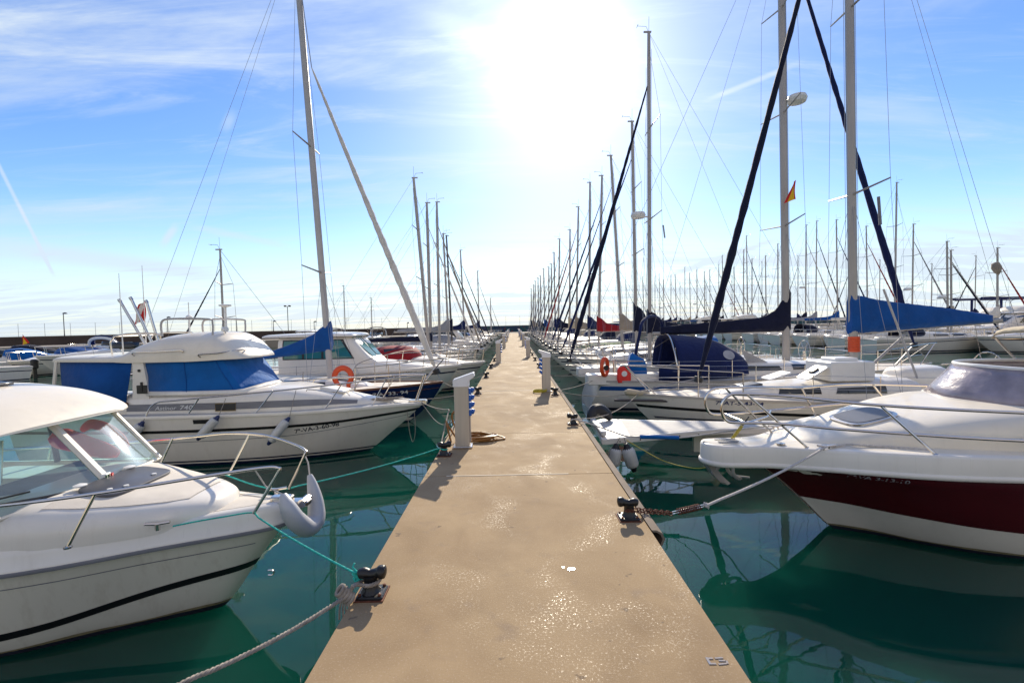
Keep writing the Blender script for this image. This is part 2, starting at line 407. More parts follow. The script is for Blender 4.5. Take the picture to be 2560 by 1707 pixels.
low = nd('ShaderNodeMapRange', interpolation_type='SMOOTHSTEP'); low.inputs[1].default_value = .0; low.inputs[2].default_value = .22; low.inputs[3].default_value = .74; low.inputs[4].default_value = .0
L.new(zc, low.inputs[0])
def contrail(a, c, w, st, fade=.25):                                    # a vapour trail between two directions of the sky
    d1 = (CAMM @ Vector((a[0]-1280, 853.5-a[1], -FPX))).normalized(); d2 = (CAMM @ Vector((c[0]-1280, 853.5-c[1], -FPX))).normalized()
    n_ = d1.cross(d2).normalized(); t_ = (d2-d1); ln = t_.length; t_.normalize(); s0 = d1.dot(t_)
    v1 = nd('ShaderNodeVectorMath', operation='DOT_PRODUCT'); L.new(vn.outputs[0], v1.inputs[0]); v1.inputs[1].default_value = tuple(n_)
    v2 = nd('ShaderNodeVectorMath', operation='DOT_PRODUCT'); L.new(vn.outputs[0], v2.inputs[0]); v2.inputs[1].default_value = tuple(t_)
    al = mth('DIVIDE', mth('SUBTRACT', v2.outputs['Value'], s0), ln)
    e1 = nd('ShaderNodeMapRange', interpolation_type='SMOOTHSTEP'); e1.inputs[1].default_value = 0; e1.inputs[2].default_value = fade; L.new(al, e1.inputs[0])
    e2 = nd('ShaderNodeMapRange', interpolation_type='SMOOTHSTEP'); e2.inputs[1].default_value = 1; e2.inputs[2].default_value = 1-fade; L.new(al, e2.inputs[0])
    wn = nd('ShaderNodeMapRange', interpolation_type='SMOOTHSTEP'); wn.inputs[1].default_value = w; wn.inputs[2].default_value = w*.1; L.new(mth('ABSOLUTE', v1.outputs['Value']), wn.inputs[0])
    fr_n = nd('ShaderNodeVectorMath', operation='DOT_PRODUCT'); L.new(vn.outputs[0], fr_n.inputs[0]); fr_n.inputs[1].default_value = tuple(d1)
    return mth('MULTIPLY', mth('MULTIPLY', mth('MULTIPLY', e1.outputs[0], e2.outputs[0]), mth('MULTIPLY', wn.outputs[0], st)), mth('GREATER_THAN', fr_n.outputs['Value'], .5))
for q_ in (((-40, 340), (140, 700), .0035, .55, .12), ((398, 625), (448, 552), .009, .6, .4), ((552, 340), (592, 268), .012, .35, .5), ((-200, 590), (640, 700), .022, .40, .3), ((430, 555), (760, 625), .010, .30, .3), ((1740, 262), (2020, 150), .007, .5, .3), ((1640, 700), (2010, 575), .008, .45, .3), ((1000, 20), (1300, 130), .03, .35, .4)):
    cm = mth('ADD', cm, contrail(*q_), clamp=True)
dt = nd('ShaderNodeVectorMath', operation='DOT_PRODUCT'); L.new(vn.outputs[0], dt.inputs[0]); dt.inputs[1].default_value = tuple(SUN)
ds = mth('MAXIMUM', dt.outputs['Value'], 0)
g1 = mth('POWER', ds, 7.); g2 = mth('POWER', ds, 45.); g3 = mth('POWER', ds, 400.)
cm = mth('ADD', mth('ADD', cm, low.outputs[0]), mth('ADD', mth('MULTIPLY', g2, .42), mth('ADD', mth('MULTIPLY', g1, .10), .09)), clamp=True)   # thin veil, denser along the horizon
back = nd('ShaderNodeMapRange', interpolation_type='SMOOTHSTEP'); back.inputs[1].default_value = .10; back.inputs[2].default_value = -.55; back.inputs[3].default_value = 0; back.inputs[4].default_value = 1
L.new(sp.outputs[1], back.inputs[0])                                     # unseen bank of warm bright cloud, added as fill for the shaded sides
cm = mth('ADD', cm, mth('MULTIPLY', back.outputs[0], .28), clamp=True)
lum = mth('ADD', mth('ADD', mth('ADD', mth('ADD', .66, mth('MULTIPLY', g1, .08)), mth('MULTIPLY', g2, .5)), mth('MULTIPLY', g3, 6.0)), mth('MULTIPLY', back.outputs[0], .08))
lum = mth('DIVIDE', lum, SKY_S)
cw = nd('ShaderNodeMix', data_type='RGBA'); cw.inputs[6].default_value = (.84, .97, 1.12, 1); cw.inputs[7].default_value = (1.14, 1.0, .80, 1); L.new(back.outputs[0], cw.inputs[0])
cc = nd('ShaderNodeVectorMath', operation='SCALE'); L.new(cw.outputs[2], cc.inputs[0]); L.new(lum, cc.inputs['Scale'])
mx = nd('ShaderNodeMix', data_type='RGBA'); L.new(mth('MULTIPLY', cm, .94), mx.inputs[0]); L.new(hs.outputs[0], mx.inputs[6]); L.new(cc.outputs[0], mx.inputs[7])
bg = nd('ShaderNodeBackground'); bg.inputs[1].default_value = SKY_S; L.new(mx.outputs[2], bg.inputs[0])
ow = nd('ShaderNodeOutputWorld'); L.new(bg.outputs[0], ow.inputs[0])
ld = bpy.data.lights.new('sun', 'SUN'); ld.energy = 5.0; ld.angle = R(.53); ld.color = (1, .89, .71)
sun = bpy.data.objects.new('sun', ld); COL.objects.link(sun); sun.rotation_euler = SUN.to_track_quat('Z', 'Y').to_euler(); sun.location = SUN*60
scene.view_settings.view_transform = 'Standard'; scene.view_settings.look = 'None'; scene.view_settings.exposure = .38; scene.view_settings.gamma = 1
try:
    scene.cycles.max_bounces = 7; scene.cycles.transparent_max_bounces = 12; scene.cycles.sample_clamp_indirect = 4
    scene.cycles.use_denoising = True
except Exception: pass

# ------------------------------------------------------------------ water
wm = bpy.data.materials.new('harbour_water'); wm.use_nodes = True; N, L = nt(wm); b = N['Principled BSDF']
b.inputs['Base Color'].default_value = (.003, .048, .033, 1); b.subsurface_method = 'BURLEY'; b.inputs['Subsurface Weight'].default_value = 1.; b.inputs['Subsurface Radius'].default_value = (.4, 1., .8); b.inputs['Subsurface Scale'].default_value = 1.6; b.inputs['Roughness'].default_value = .015; b.inputs['IOR'].default_value = 1.333
tcw = N.new('ShaderNodeTexCoord')
mp = N.new('ShaderNodeMapping'); mp.inputs['Scale'].default_value = (.55, 1., 1); L.new(tcw.outputs['Object'], mp.inputs[0])
n1 = N.new('ShaderNodeTexNoise'); n1.inputs['Scale'].default_value = 1.1; n1.inputs['Detail'].default_value = 3; n1.inputs['Distortion'].default_value = .6; L.new(mp.outputs[0], n1.inputs[0])
n2 = N.new('ShaderNodeTexNoise'); n2.inputs['Scale'].default_value = .09; n2.inputs['Detail'].default_value = 2; L.new(mp.outputs[0], n2.inputs[0])
mr = N.new('ShaderNodeMapRange'); mr.inputs[1].default_value = .35; mr.inputs[2].default_value = .65; mr.inputs[3].default_value = .35; mr.inputs[4].default_value = 1.; L.new(n2.outputs[0], mr.inputs[0])
mu = N.new('ShaderNodeMath'); mu.operation = 'MULTIPLY'; L.new(n1.outputs[0], mu.inputs[0]); L.new(mr.outputs[0], mu.inputs[1])
bp = N.new('ShaderNodeBump'); bp.inputs['Strength'].default_value = .07; bp.inputs['Distance'].default_value = .10; L.new(mu.outputs[0], bp.inputs['Height']); L.new(bp.outputs[0], b.inputs['Normal'])
mb = MB(); S = 3500
mb.add([(-S, -300, 0), (S, -300, 0), (S, S, 0), (-S, S, 0)], [(0, 1, 2, 3)])
tag(mb.build('water', wm), 'calm dark green harbour water between the boats', kind='structure')

# ------------------------------------------------------------------ concrete pier
cm_ = bpy.data.materials.new('pier_concrete'); cm_.use_nodes = True; N, L = nt(cm_); b = N['Principled BSDF']
tcw = N.new('ShaderNodeTexCoord'); V = tcw.outputs['Object']
def noise(sc, det=4, rough=.55, dist=0., v=None):
    n = N.new('ShaderNodeTexNoise'); n.inputs['Scale'].default_value = sc; n.inputs['Detail'].default_value = det; n.inputs['Roughness'].default_value = rough; n.inputs['Distortion'].default_value = dist
    L.new(v or V, n.inputs[0]); return n.outputs[0]
def ramp(src, lo, hi, a=0., c=1.):
    m = N.new('ShaderNodeMapRange'); m.inputs[1].default_value = lo; m.inputs[2].default_value = hi; m.inputs[3].default_value = a; m.inputs[4].default_value = c; L.new(src, m.inputs[0]); return m.outputs[0]
def mixc(fac, c1, c2):
    m = N.new('ShaderNodeMix'); m.data_type = 'RGBA'; L.new(fac, m.inputs[0])
    for i, c in ((6, c1), (7, c2)):
        if isinstance(c, tuple): m.inputs[i].default_value = (*c, 1)
        else: L.new(c, m.inputs[i])
    return m.outputs[2]
mps = N.new('ShaderNodeMapping'); mps.inputs['Scale'].default_value = (1, 6, 1); L.new(V, mps.inputs[0])     # brushed across the walkway
base = mixc(ramp(noise(1.3, 5, .6, .4), .32, .70), (.275, .19, .108), (.39, .28, .162))
base = mixc(ramp(noise(5.5, 4), .60, .78, 0, .5), base, (.22, .165, .125))
base = mixc(ramp(noise(.55, 5, .65, .8),   .50, .74, 0, .34), base, (.19, .135, .085)); base = mixc(ramp(noise(2.6, 6, .7, 1.5), .66, .74, 0, .28), base, (.42, .32, .21)); base = mixc(ramp(noise(9, 2), .70, .73, 0, .6), base, (.12, .09, .07))
base = mixc(ramp(noise(95, 2), .58, .75, 0, .45), base, (.50, .40, .31))
base = mixc(ramp(noise(150, 2), .63, .78, 0, .6), base, (.14, .10, .08))
L.new(base, b.inputs['Base Color'])
spk = ramp(noise(70, 4, .8), .55, .66); spk2 = ramp(noise(1.9, 5, .6, .6), .47, .66); sm_ = N.new('ShaderNodeMath'); sm_.operation = 'MULTIPLY'; L.new(spk, sm_.inputs[0]); L.new(spk2, sm_.inputs[1])
rg = ramp(sm_.outputs[0], 0, 1, .78, .13); L.new(rg, b.inputs['Roughness']); L.new(ramp(sm_.outputs[0], 0, 1, .07, .9), b.inputs['Specular IOR Level'])
h1 = noise(70, 5, .65); h2 = noise(16, 4, .6, 0, mps.outputs[0]); h3 = noise(230, 2)
ad = N.new('ShaderNodeMath'); ad.operation = 'MULTIPLY_ADD'; L.new(h2, ad.inputs[0]); ad.inputs[1].default_value = .5; L.new(h1, ad.inputs[2])
ad2 = N.new('ShaderNodeMath'); ad2.operation = 'MULTIPLY_ADD'; L.new(h3, ad2.inputs[0]); ad2.inputs[1].default_value = .35; L.new(ad.outputs[0], ad2.inputs[2])
bp = N.new('ShaderNodeBump'); bp.inputs['Strength'].default_value = .125; bp.inputs['Distance'].default_value = .006; L.new(ad2.outputs[0], bp.inputs['Height']); L.new(bp.outputs[0], b.inputs['Normal'])
M['conc'] = cm_
M['seal'] = mat('pale_joint', (.58, .48, .36), .8, nsc=6, nam=.25)
M['joint'] = mat('dark_joint', (.07, .055, .045), .9)
M['rustst'] = mat('concrete_edge', (.30, .235, .18), .75, nsc=4, nam=.3, bsc=60, bst=.3)

XL, XR, YE = -.985, 1.02, 74.
pier_mb = MB()
cuts = [-4., 1.1, 4.83, 6.68, 10.95, 15., 19.2, 23.4, 27.6, 31.8, 36, 40.2, 44.4, 48.6, 52.8, 57, 61.2, 65.4, 69.6, YE]
for a, c in zip(cuts[:-1], cuts[1:]): pier_mb.box(((XL+XR)/2, (a+c)/2, .80), (XR-XL, c-a-.012, .40))
for i, y in enumerate(cuts[1:-1]):
    pier_mb.box(((XL+XR)/2, y, .79), (XR-XL-.03, .013, .40), 1 if i != 2 and i != 3 else 2)
pier_mb.box((.0, 10.95, 1.002), (XR-XL-.1, .05, .004), 1); pier_mb.box((-.1, 4.83, 1.002), (1.3, .02, .004), 1)
for a, c in zip(cuts[:-1], cuts[1:]): pier_mb.box(((XL+XR)/2, (a+c)/2, .24), (XR-XL-.5, (c-a)*.8, .72), 3)
pier = tag(pier_mb.build('pier', [M['conc'], M['seal'], M['joint'], M['dirty']]), 'long beige concrete pier running straight between the two rows of boats', kind='structure')
pm = bpy.data.materials.new('puddle_water'); pm.use_nodes = True; N, L = nt(pm); b = N['Principled BSDF']
b.inputs['Base Color'].default_value = (.05, .04, .03, 1); b.inputs['Roughness'].default_value = .06
tcw = N.new('ShaderNodeTexCoord'); V = tcw.outputs['Object']; bp = N.new('ShaderNodeBump'); bp.inputs['Strength'].default_value = .06; bp.inputs['Distance'].default_value = .003; L.new(noise(60, 3), bp.inputs['Height']); L.new(bp.outputs[0], b.inputs['Normal'])
for (px, py, a, c) in ((1429, 1423, .026, .020), (1408, 1418, .010, .008)):
    p = G(px, py, 1.0); mb = MB(); n = 14
    ring = [(p.x+a*math.cos(2*PI*k/n)*rnd.uniform(.5, 1.2), p.y+c*math.sin(2*PI*k/n)*rnd.uniform(.5, 1.2), 1.003) for k in range(n)]
    mb.add(ring, [tuple(range(n))]); tag(mb.build('puddle', pm), 'small wet patch on the pier concrete', kind='stuff')
M['bluemk'] = mat('faded_blue_paint', (.19, .21, .27), .8, nsc=22, nam=.5, col2=(.33, .25, .18))
p = G(1795, 1650, 1.003); mb = MB()
for i, (dx, dy, w, h) in enumerate(((-.045, 0, .012, .045), (-.028, .016, .022, .01), (-.028, -.018, .022, .01), (.012, .018, .04, .009), (.02, .0, .034, .009), (.012, -.02, .04, .009), (.038, -.01, .01, .02))):
    mb.box((p.x+dx, p.y+dy, 1.0015), (w, h, .003), 0, rz=.15*math.sin(i*3))
tag(mb.build('painted_marking', M['bluemk']), 'faded blue paint marks on the near right pier edge', kind='structure')

# D-shaped fender strip along the right edge, its near end broken open
mb = MB(); M['fstrip'] = mat('grey_fender_strip', (.27, .22, .175), .9, spec=.15, nsc=3, nam=.25, bsc=30, bst=.2)
def dring(y, k=1.): 
    o = [(XR+.002, 1.012), (XR+.04, 1.010), (XR+.085, .985), (XR+.105, .94), (XR+.085, .89), (XR+.05, .862), (XR+.002, .862)]
    i = [(XR+.012, .877), (XR+.04, .878), (XR+.070, .90), (XR+.086, .94), (XR+.070, .975), (XR+.04, .994), (XR+.012, .996)]
    return [(x, y, z) for x, z in o+i]
ys = [3.45]; 
while ys[-1] < YE-1: ys.append(ys[-1]+2.1)
for a, c in zip(ys[:-1], ys[1:]): mb.loft([dring(a+.004), dring(c-.004)], 0)
tag(mb.build('dock_fender_strip', M['fstrip'], ang=30), 'pale grey hollow fender strip along the right pier edge with an open broken end', 'fender strip')

# ------------------------------------------------------------------ breakwater, quay, fence, lamps
BW0 = Vector((-67, 60, 0)); BD = Vector((.94, .342, 0)).normalized(); BN = Vector((.342, -.94, 0)).normalized()
def bw(s, o=0., z=0.): return BW0+BD*s+BN*o+Vector((0, 0, z))
M['bwall'] = mat('brown_breakwater', (.085, .060, .048), .9, nsc=.35, nam=.45, bsc=2, bst=.4)
gm = bpy.data.materials.new('mural_wall'); gm.use_nodes = True; N, L = nt(gm); b = N['Principled BSDF']; b.inputs['Roughness'].default_value = .85
tcw = N.new('ShaderNodeTexCoord'); V = tcw.outputs['Object']
c_ = mixc(ramp(noise(.5, 3, .6, 1.), .46, .54), (.020, .040, .085), (.015, .075, .085)); c_ = mixc(ramp(noise(.8, 3, .6, 2.), .58, .64, 0, .8), c_, (.12, .03, .03))
c_ = mixc(ramp(noise(1.3, 3, .6, 2.), .62, .66, 0, .7), c_, (.16, .14, .05)); L.new(c_, b.inputs['Base Color'])
M['mural'] = gm
M['quay'] = mat('quay_concrete', (.34, .29, .23), .85, nsc=.6, nam=.25)
def strip(mb, s0, s1, o0, o1, z0, z1, m=0):
    vs = [bw(s0, o0, z0), bw(s1, o0, z0), bw(s1, o1, z0), bw(s0, o1, z0)]; vs += [v+Vector((0, 0, z1-z0)) for v in vs]
    mb.add(vs, [(0, 1, 2, 3), (4, 5, 6, 7), (0, 1, 5, 4), (1, 2, 6, 5), (2, 3, 7, 6), (3, 0, 4, 7)], m)
mb = MB(); strip(mb, -60, 56, 0, -3, .9, 2.2, 0); strip(mb, -60, 56, .35, 0, .9, 1.72, 0)
bwall = thing('breakwater_wall', 'long low breakwater wall closing the harbour, brown at one end and painted at the other', 'wall', bw(0))
w1 = mb.build('plain_wall', M['bwall'], bwall, loc=-bw(0)); mb = MB(); strip(mb, 56, 320, 0, -3, .9, 2.2, 0); mb.build('painted_wall', M['mural'], bwall, loc=-bw(0))
mb = MB(); strip(mb, -60, 320, 8, 0, -1, 1.0, 0); tag(mb.build('quay', M['quay']), 'concrete quay at the foot of the breakwater', kind='structure')
mb = MB(); fn = thing('mesh_fence', 'tall see-through wire fence on top of the brown breakwater', 'fence', bw(-18, -.6, 2.2))
for k in range(40):
    p = bw(-18+2.75*k, -.6, 2.2)
    MB().tube([p, p+Vector((0, 0, 1.75))], .022, 6).build('fence_post', M['wire'], fn, loc=-fn.location)
mb = MB()
for z in (.1, .6, 1.15, 1.7): mb.tube([bw(-18, -.6, 2.2+z), bw(-18+2.75*39, -.6, 2.2+z)], .006, 4)
mb.build('fence_wire', M['wire'], fn, loc=-fn.location)
proto = None
lamps = [(158, 782, 62.5), (418, 792, 67), (590, 798, 71), (683, 802, 73), (785, 803, 75.5), (1018, 806, 79)]
where = ['above the orange life ring', 'behind the flybridge rod holders', 'beside the flat round aerial', 'right of the flybridge', 'left of the blue sail cover', 'between the pale masts']
for (px, py, Y), wh in zip(lamps, where):
    t = W(px, py, Y); h = t.z-2.2 if px > 200 else t.z-1.0; z0 = t.z-h
    lp = thing('street_lamp', 'dark lamp post with a bent head on the breakwater, '+wh, 'street lamp', (t.x, Y, z0), 0, 'lamp posts on the breakwater')
    MB().tube([(0, 0, 0), (0, 0, h*.5), (0, 0, h-.1)], [.07, .05, .045], 8).build('pole', M['alud'], lp)
    MB().lathe([(.02, .16), (.16, .12), (.28, .02), (.28, -.02), (.05, -.06)], (.22, 0, h-.1), n=12).build('lamp_head', M['alud'], lp)
lp = thing('street_lamp', 'tall mast with two floodlights beyond the breakwater, left of the blue sail cover', 'street lamp', W(721, 830, 95))
h = W(721, 765, 95).z-lp.location.z
MB().tube([(0, 0, 0), (0, 0, h)], .07, 8).build('pole', M['alud'], lp)
for sx in (-1, 1): MB().rbox((sx*.45, 0, h), (.5, .3, .3), .08).build('lamp_head', M['alud'], lp)
# ------------------------------------------------------------------ sailing boat kit
def sail_cover(mb, x0, z0, ln, slope, prof, wid=.15, m=0, seed=0, mastup=True):
    rr = random.Random(seed); h = hermite(prof); rings = []; n = 44
    for i in range(n+1):
        d = ln*i/n; zb = z0+slope*d-.06; top = zb+h(d); w = wid*(.75+.5*min(1, (top-zb)/.5))*(1 if i < n else .5)
        mid = (zb+top)/2; hh = (top-zb)/2; ring = []
        for j in range(14):
            a = 2*PI*j/14; k = 1+rr.uniform(-.08, .08)+.10*math.sin(d*9+3*math.sin(a))+.06*math.sin(d*23+a*2)
            ring.append((x0-d+rr.uniform(-.015, .015)*(j % 3), w/2*math.cos(a)*k*(1.25 if math.sin(a) < -.2 else .85), mid+hh*math.copysign(abs(math.sin(a))**.8, math.sin(a))*(1+rr.uniform(-.02, .03))))
        rings.append(ring)
    return mb.loft(rings, m)

def jib_roll(mb, a, c, r, seed=0, m=0):        # furled headsail: a lumpy spiral roll from foot to head
    a, c = Vector(a), Vector(c); rr = random.Random(seed); n = 46; pts = []; ph = rr.uniform(0, 6)
    for i in range(n+1):
        t = i/n; p = a.lerp(c, t); p.z -= .10*math.sin(PI*t)*(a-c).length*.02; pts.append(p)
    rad = hermite([(0, r*.25), (.05, r*.8), (.14, r*1.12), (.35, r*1.02), (.6, r*.8), (.85, r*.52), (.96, r*.34), (1, r*.14)])
    return mb.tube(pts, lambda t: rad(t)*(1+.10*math.sin(t*150+ph)+.06*math.sin(t*61)), 9, m)

def sailboat(name, label, loc, rot, L=9., B=2.9, fb=1.05, hull='gel', stripe='navyst', boot='navyst', mast=(-3.2, 11., 0.), rake=0., jib=None, boom=None, spreaders=(.45, .72),
             sprayhood=None, lo=False, group=None, cat='sailing boat', mastm='alu', mr=.075, reverse=.35, jibpts=None, coach=True, coachm='gel', dom=None, seed=0, stripew=.05, stripez=.13):
    t = thing(name, label, cat, loc, rot, group); fa = fb*.82
    H = Hull([(-.5, -.24*L), (0, -.105*L), (fb*.6, -.03*L), (fb, 0)], [(-.3, -.93*L), (0, -.94*L), (fa, -L+reverse)],
             [(0, .0), (.03, .14*B/2), (.1, .38*B/2), (.25, .72*B/2), (.45, .95*B/2), (.65, B/2), (.85, .93*B/2), (1, .74*B/2)],
             [(0, fb), (.35, fb*.9), (.7, fb*.81), (1, fa)], [(0, -.35), (.5, -.45), (1, -.2)], [(0, .6), (.12, .36), (.4, .24), (1, .26)])
    H.body('hull', M[hull], t, 16 if lo else 24)
    mb = MB(); H.band(mb, .004, 1, lambda u: H.zs(u)-stripez-stripew, lambda u: H.zs(u)-stripez); mb.build('stripe', M[stripe], t)
    mb = MB(); H.band(mb, .004, 1, lambda u: .04, lambda u: .12, .005); mb.build('boot_stripe', M[boot], t)
    mb = MB(); H.deck(mb, m=0); mb.build('deck', M['deck'] if not lo else M['gel'], t)
    mb = MB(); H.rail(mb, [(-.03, -.015), (.012, -.015), (.012, .035), (-.03, .035)]); mb.build('toe_rail', M['teak'] if hull != 'gel' else M['alu'], t, 60)
    dz = fb*.9
    if coach:
        c = House([(-.20*L, .06*B, dz-.05, dz+.03, 3), (-.24*L, .14*B, dz-.05, dz+.15, 3.2), (-.33*L, .22*B, dz-.06, dz+.27, 3.6), (-.5*L, .28*B, dz-.1, dz+.36, 4), (-.62*L, .29*B, dz-.12, dz+.40, 4.2), (-.64*L, .28*B, dz-.12, dz+.36, 4.2)])
        mb = MB(); c.body(mb); co = mb.build('coachroof', M[coachm], t)
        for sd in (-1, 1):
            for a, e in ((-.33, -.42), (-.45, -.56)):
                mb = MB(); c.patch(mb, ((a*L, dz+.10), (e*L, dz+.10), (e*L, dz+.25), (a*L-.06, dz+.22)), sd, .008); mb.build('window', M['glassd'], t)
        if not lo:
            mb = MB(); c.tpatch(mb, (-.29*L, 0), .45, .45, .02); mb.build('hatch', M['dkgrey'], t, thick=.03)
    for sd in (-1, 1):
        mb = MB(); mb.rbox((-.80*L, sd*.30*B, fa+.05), (.30*L, .16*B, .30), .05); mb.build('cockpit_coaming', M['gel'], t)
    if not lo:
        mb = MB(); mb.tube([(-.86*L+.4*math.cos(2*PI*k/20)*.08, .4*math.cos(2*PI*k/20), fa+.55+.4*math.sin(2*PI*k/20)) for k in range(20)], .014, 6, loop=True)
        for k in range(3): mb.tube([(-.86*L, .4*math.cos(k*PI/3), fa+.55+.4*math.sin(k*PI/3)), (-.86*L, -.4*math.cos(k*PI/3), fa+.55-.4*math.sin(k*PI/3))], .008, 5)
        mb.tube([(-.86*L, 0, fa-.05), (-.86*L, 0, fa+.55)], .05, 8); mb.build('steering_wheel', M['steel'], t)
    mx, mh, mz = mast[0], mast[1], dz+.2
    tip = Vector((mx-rake, 0, mh)); foot = Vector((mx, 0, dz*.9)); ax = tip-foot
    mb = MB(); mb.tube([foot, foot+ax*.5, foot+ax*.9, tip], [mr, mr, mr*.92, mr*.75], 10, asp=.72); mb.box(tip+Vector((.05, 0, .02)), (.28, .05, .05))
    mb.build('mast', M[mastm], t)
    mb = MB(); mb.tube([tip, tip+Vector((0, .03, .55))], .006, 4); mb.tube([tip, tip+Vector((.1, 0, .22)), tip+Vector((.42, 0, .24))], .008, 4); mb.tube([tip+Vector((.42, -.1, .24)), tip+Vector((.42, .1, .24))], .01, 4)
    mb.build('wind_vane', M['wire'], t)
    sps = []
    for q in spreaders:
        p = foot+ax*q; w = .36*B*(1.15-q*.5); sps.append((p, w))
        for sd in (-1, 1):
            MB().tube([p, p+Vector((-.12, sd*w, .10))], [.026, .016], 6).build('spreader', M['alu' if mastm != 'alud' else 'alud'], t)
    mb = MB(); wr = .005 if not lo else .008
    hp = foot+ax*(.97 if not jib else .9)
    for sd in (-1, 1):
        ch = Vector((mx-.15, sd*.44*B, dz)); prev = ch
        for p, w in sps:
            q = p+Vector((-.12, sd*w, .10)); mb.tube([prev, q], wr, 4); prev = q
        mb.tube([prev, foot+ax*.96], wr, 4)
        if sps: mb.tube([ch, sps[0][0]], wr, 4)
        if not lo: mb.tube([(mx+.5, sd*.40*B, dz), sps[0][0]], wr, 4)
    mb.tube([(-L+.2, 0, fa+.1), tip], wr, 4)
    jb = Vector(jibpts[0]) if jibpts else Vector((-.15, 0, fb+.25)); jt = Vector(jibpts[1]) if jibpts else foot+ax*.86
    if jib:
        j = MB(); jib_roll(j, jb, jt, jib[1], seed); j.build('furled_jib', M[jib[0]], t)
        j = MB(); j.lathe([(.03, -.12), (.10, -.1), (.10, .02), (.03, .05)], jb, jt-jb, 12); j.build('furling_drum', M['black'], t)
        mb.tube([jt, foot+ax*min(1, .86+.05+(.0 if not jibpts else .08))], .012, 5); mb.tube([(-.06, 0, fb), jb], .012, 5)
    else: mb.tube([(-.1, 0, fb+.05), foot+ax*.92], wr, 4)
    if not lo: mb.tube([foot+Vector((-.1, .05, .3)), foot+ax*.95+Vector((-.08, .05, 0))], .006, 4); mb.tube([foot+Vector((.1, -.08, .3)), foot+ax*.9+Vector((.09, -.05, 0))], .006, 4)
    mb.build('rigging', M['wire'], t)
    if boom:
        cov, bl, bz, sl, prof = boom
        xm = mx-rake*(bz-foot.z)/max(ax.z, 1)
        MB().tube([(xm-.06, 0, bz), (xm-.06-bl, 0, bz+sl*bl)], .055, 8, asp=.7).build('boom', M['alu'], t)
        mb = MB(); sail_cover(mb, xm+.10, bz+.02, bl*.98, sl, prof, .17 if not lo else .2, 0, seed+3); mb.build('sail_cover', M[cov], t)
        if not lo:
            mb = MB(); mb.tube([(xm-.1-bl, 0, bz+sl*bl), tip], .004, 4); mb.tube([(xm-.1-bl*.8, 0, bz+sl*bl), (-.86*L, 0, fa+.1)], .006, 4); mb.build('boom_tackle', M['rope'], t)
    if sprayhood:
        s = House([(-.585*L, .20*B, dz+.2, dz+.42, 2.4), (-.63*L, .29*B, dz+.15, dz+.86, 2.5), (-.72*L, .31*B, dz+.05, dz+.98, 2.6)])
        mb = MB(); s.body(mb, cap=(False, False)); mb.build('sprayhood', M[sprayhood], t, thick=.02)
    mb = MB(); pz = fb+.62; pr = .014
    def hp_(u, dz_=0.): p = H.pt(u, 1, 1); return Vector((p.x, max(p.y-.06, 0), p.z+dz_))
    ps = [hp_(u) for u in (.0, .06, .15, .24)]
    for sd in (-1, 1):
        f = lambda p, h: Vector((p.x, p.y*sd, p.z+h))
        mb.tube([f(ps[3], .58), f(ps[2], .60), f(ps[1], .63), Vector((ps[0].x+.05, .06*sd, fb+.64)), Vector((ps[0].x+.10, 0, fb+.62))], pr, 6, sm=4)
        mb.tube([f(ps[2], .0), f(ps[2], .6)], pr, 6); mb.tube([f(ps[1], .0)+Vector((-.05, 0, 0)), Vector((ps[0].x+.02, .07*sd, fb+.63))], pr, 6)
        mb.tube([f(ps[3], 0), f(ps[3], .58)], pr, 6); mb.tube([f(ps[3], .3), f(ps[1], .33)], pr*.8, 6)
    mb.build('pulpit', M['steel'], t)
    mb = MB(); us = [.24, .38, .52, .66, .8, .97]
    for sd in (-1, 1):
        for h in (.56, .29): mb.tube([Vector((hp_(u).x, hp_(u).y*sd, hp_(u).z+h)) for u in us], .005 if not lo else .007, 4)
        for u in us[1:]: p = hp_(u); mb.tube([(p.x, p.y*sd, p.z), (p.x, p.y*sd, p.z+.58)], .011, 5)
    p = hp_(.97); mb.tube([(p.x+.8, p.y*1.1, p.z+.58), (p.x, p.y, p.z+.6), (p.x-.05, 0, p.z+.6), (p.x, -p.y, p.z+.6), (p.x+.8, -p.y*1.1, p.z+.58)], pr, 6, sm=4)
    mb.build('guard_rail', M['steel'], t)
    if dom:
        p = foot+ax*dom[0]; mb = MB(); mb.tube([p, p+Vector((dom[1]*.28, 0, -.02))], .03, 6); mb.lathe([(.02, -.12), (.24, -.10), (.28, 0), (.24, .10), (.03, .13)], p+Vector((dom[1]*.42, 0, .05)), n=16); mb.build('radar_dome', M['white'], t)
    t['_'] = 1; del t['_']
    return t, H

COVER = [(0, .95), (.25, .80), (.6, .48), (1.2, .34), (2.5, .26), (4.2, .17)]
COVERS = [(0, .55), (.3, .45), (.8, .32), (2.0, .26), (4.0, .16)]

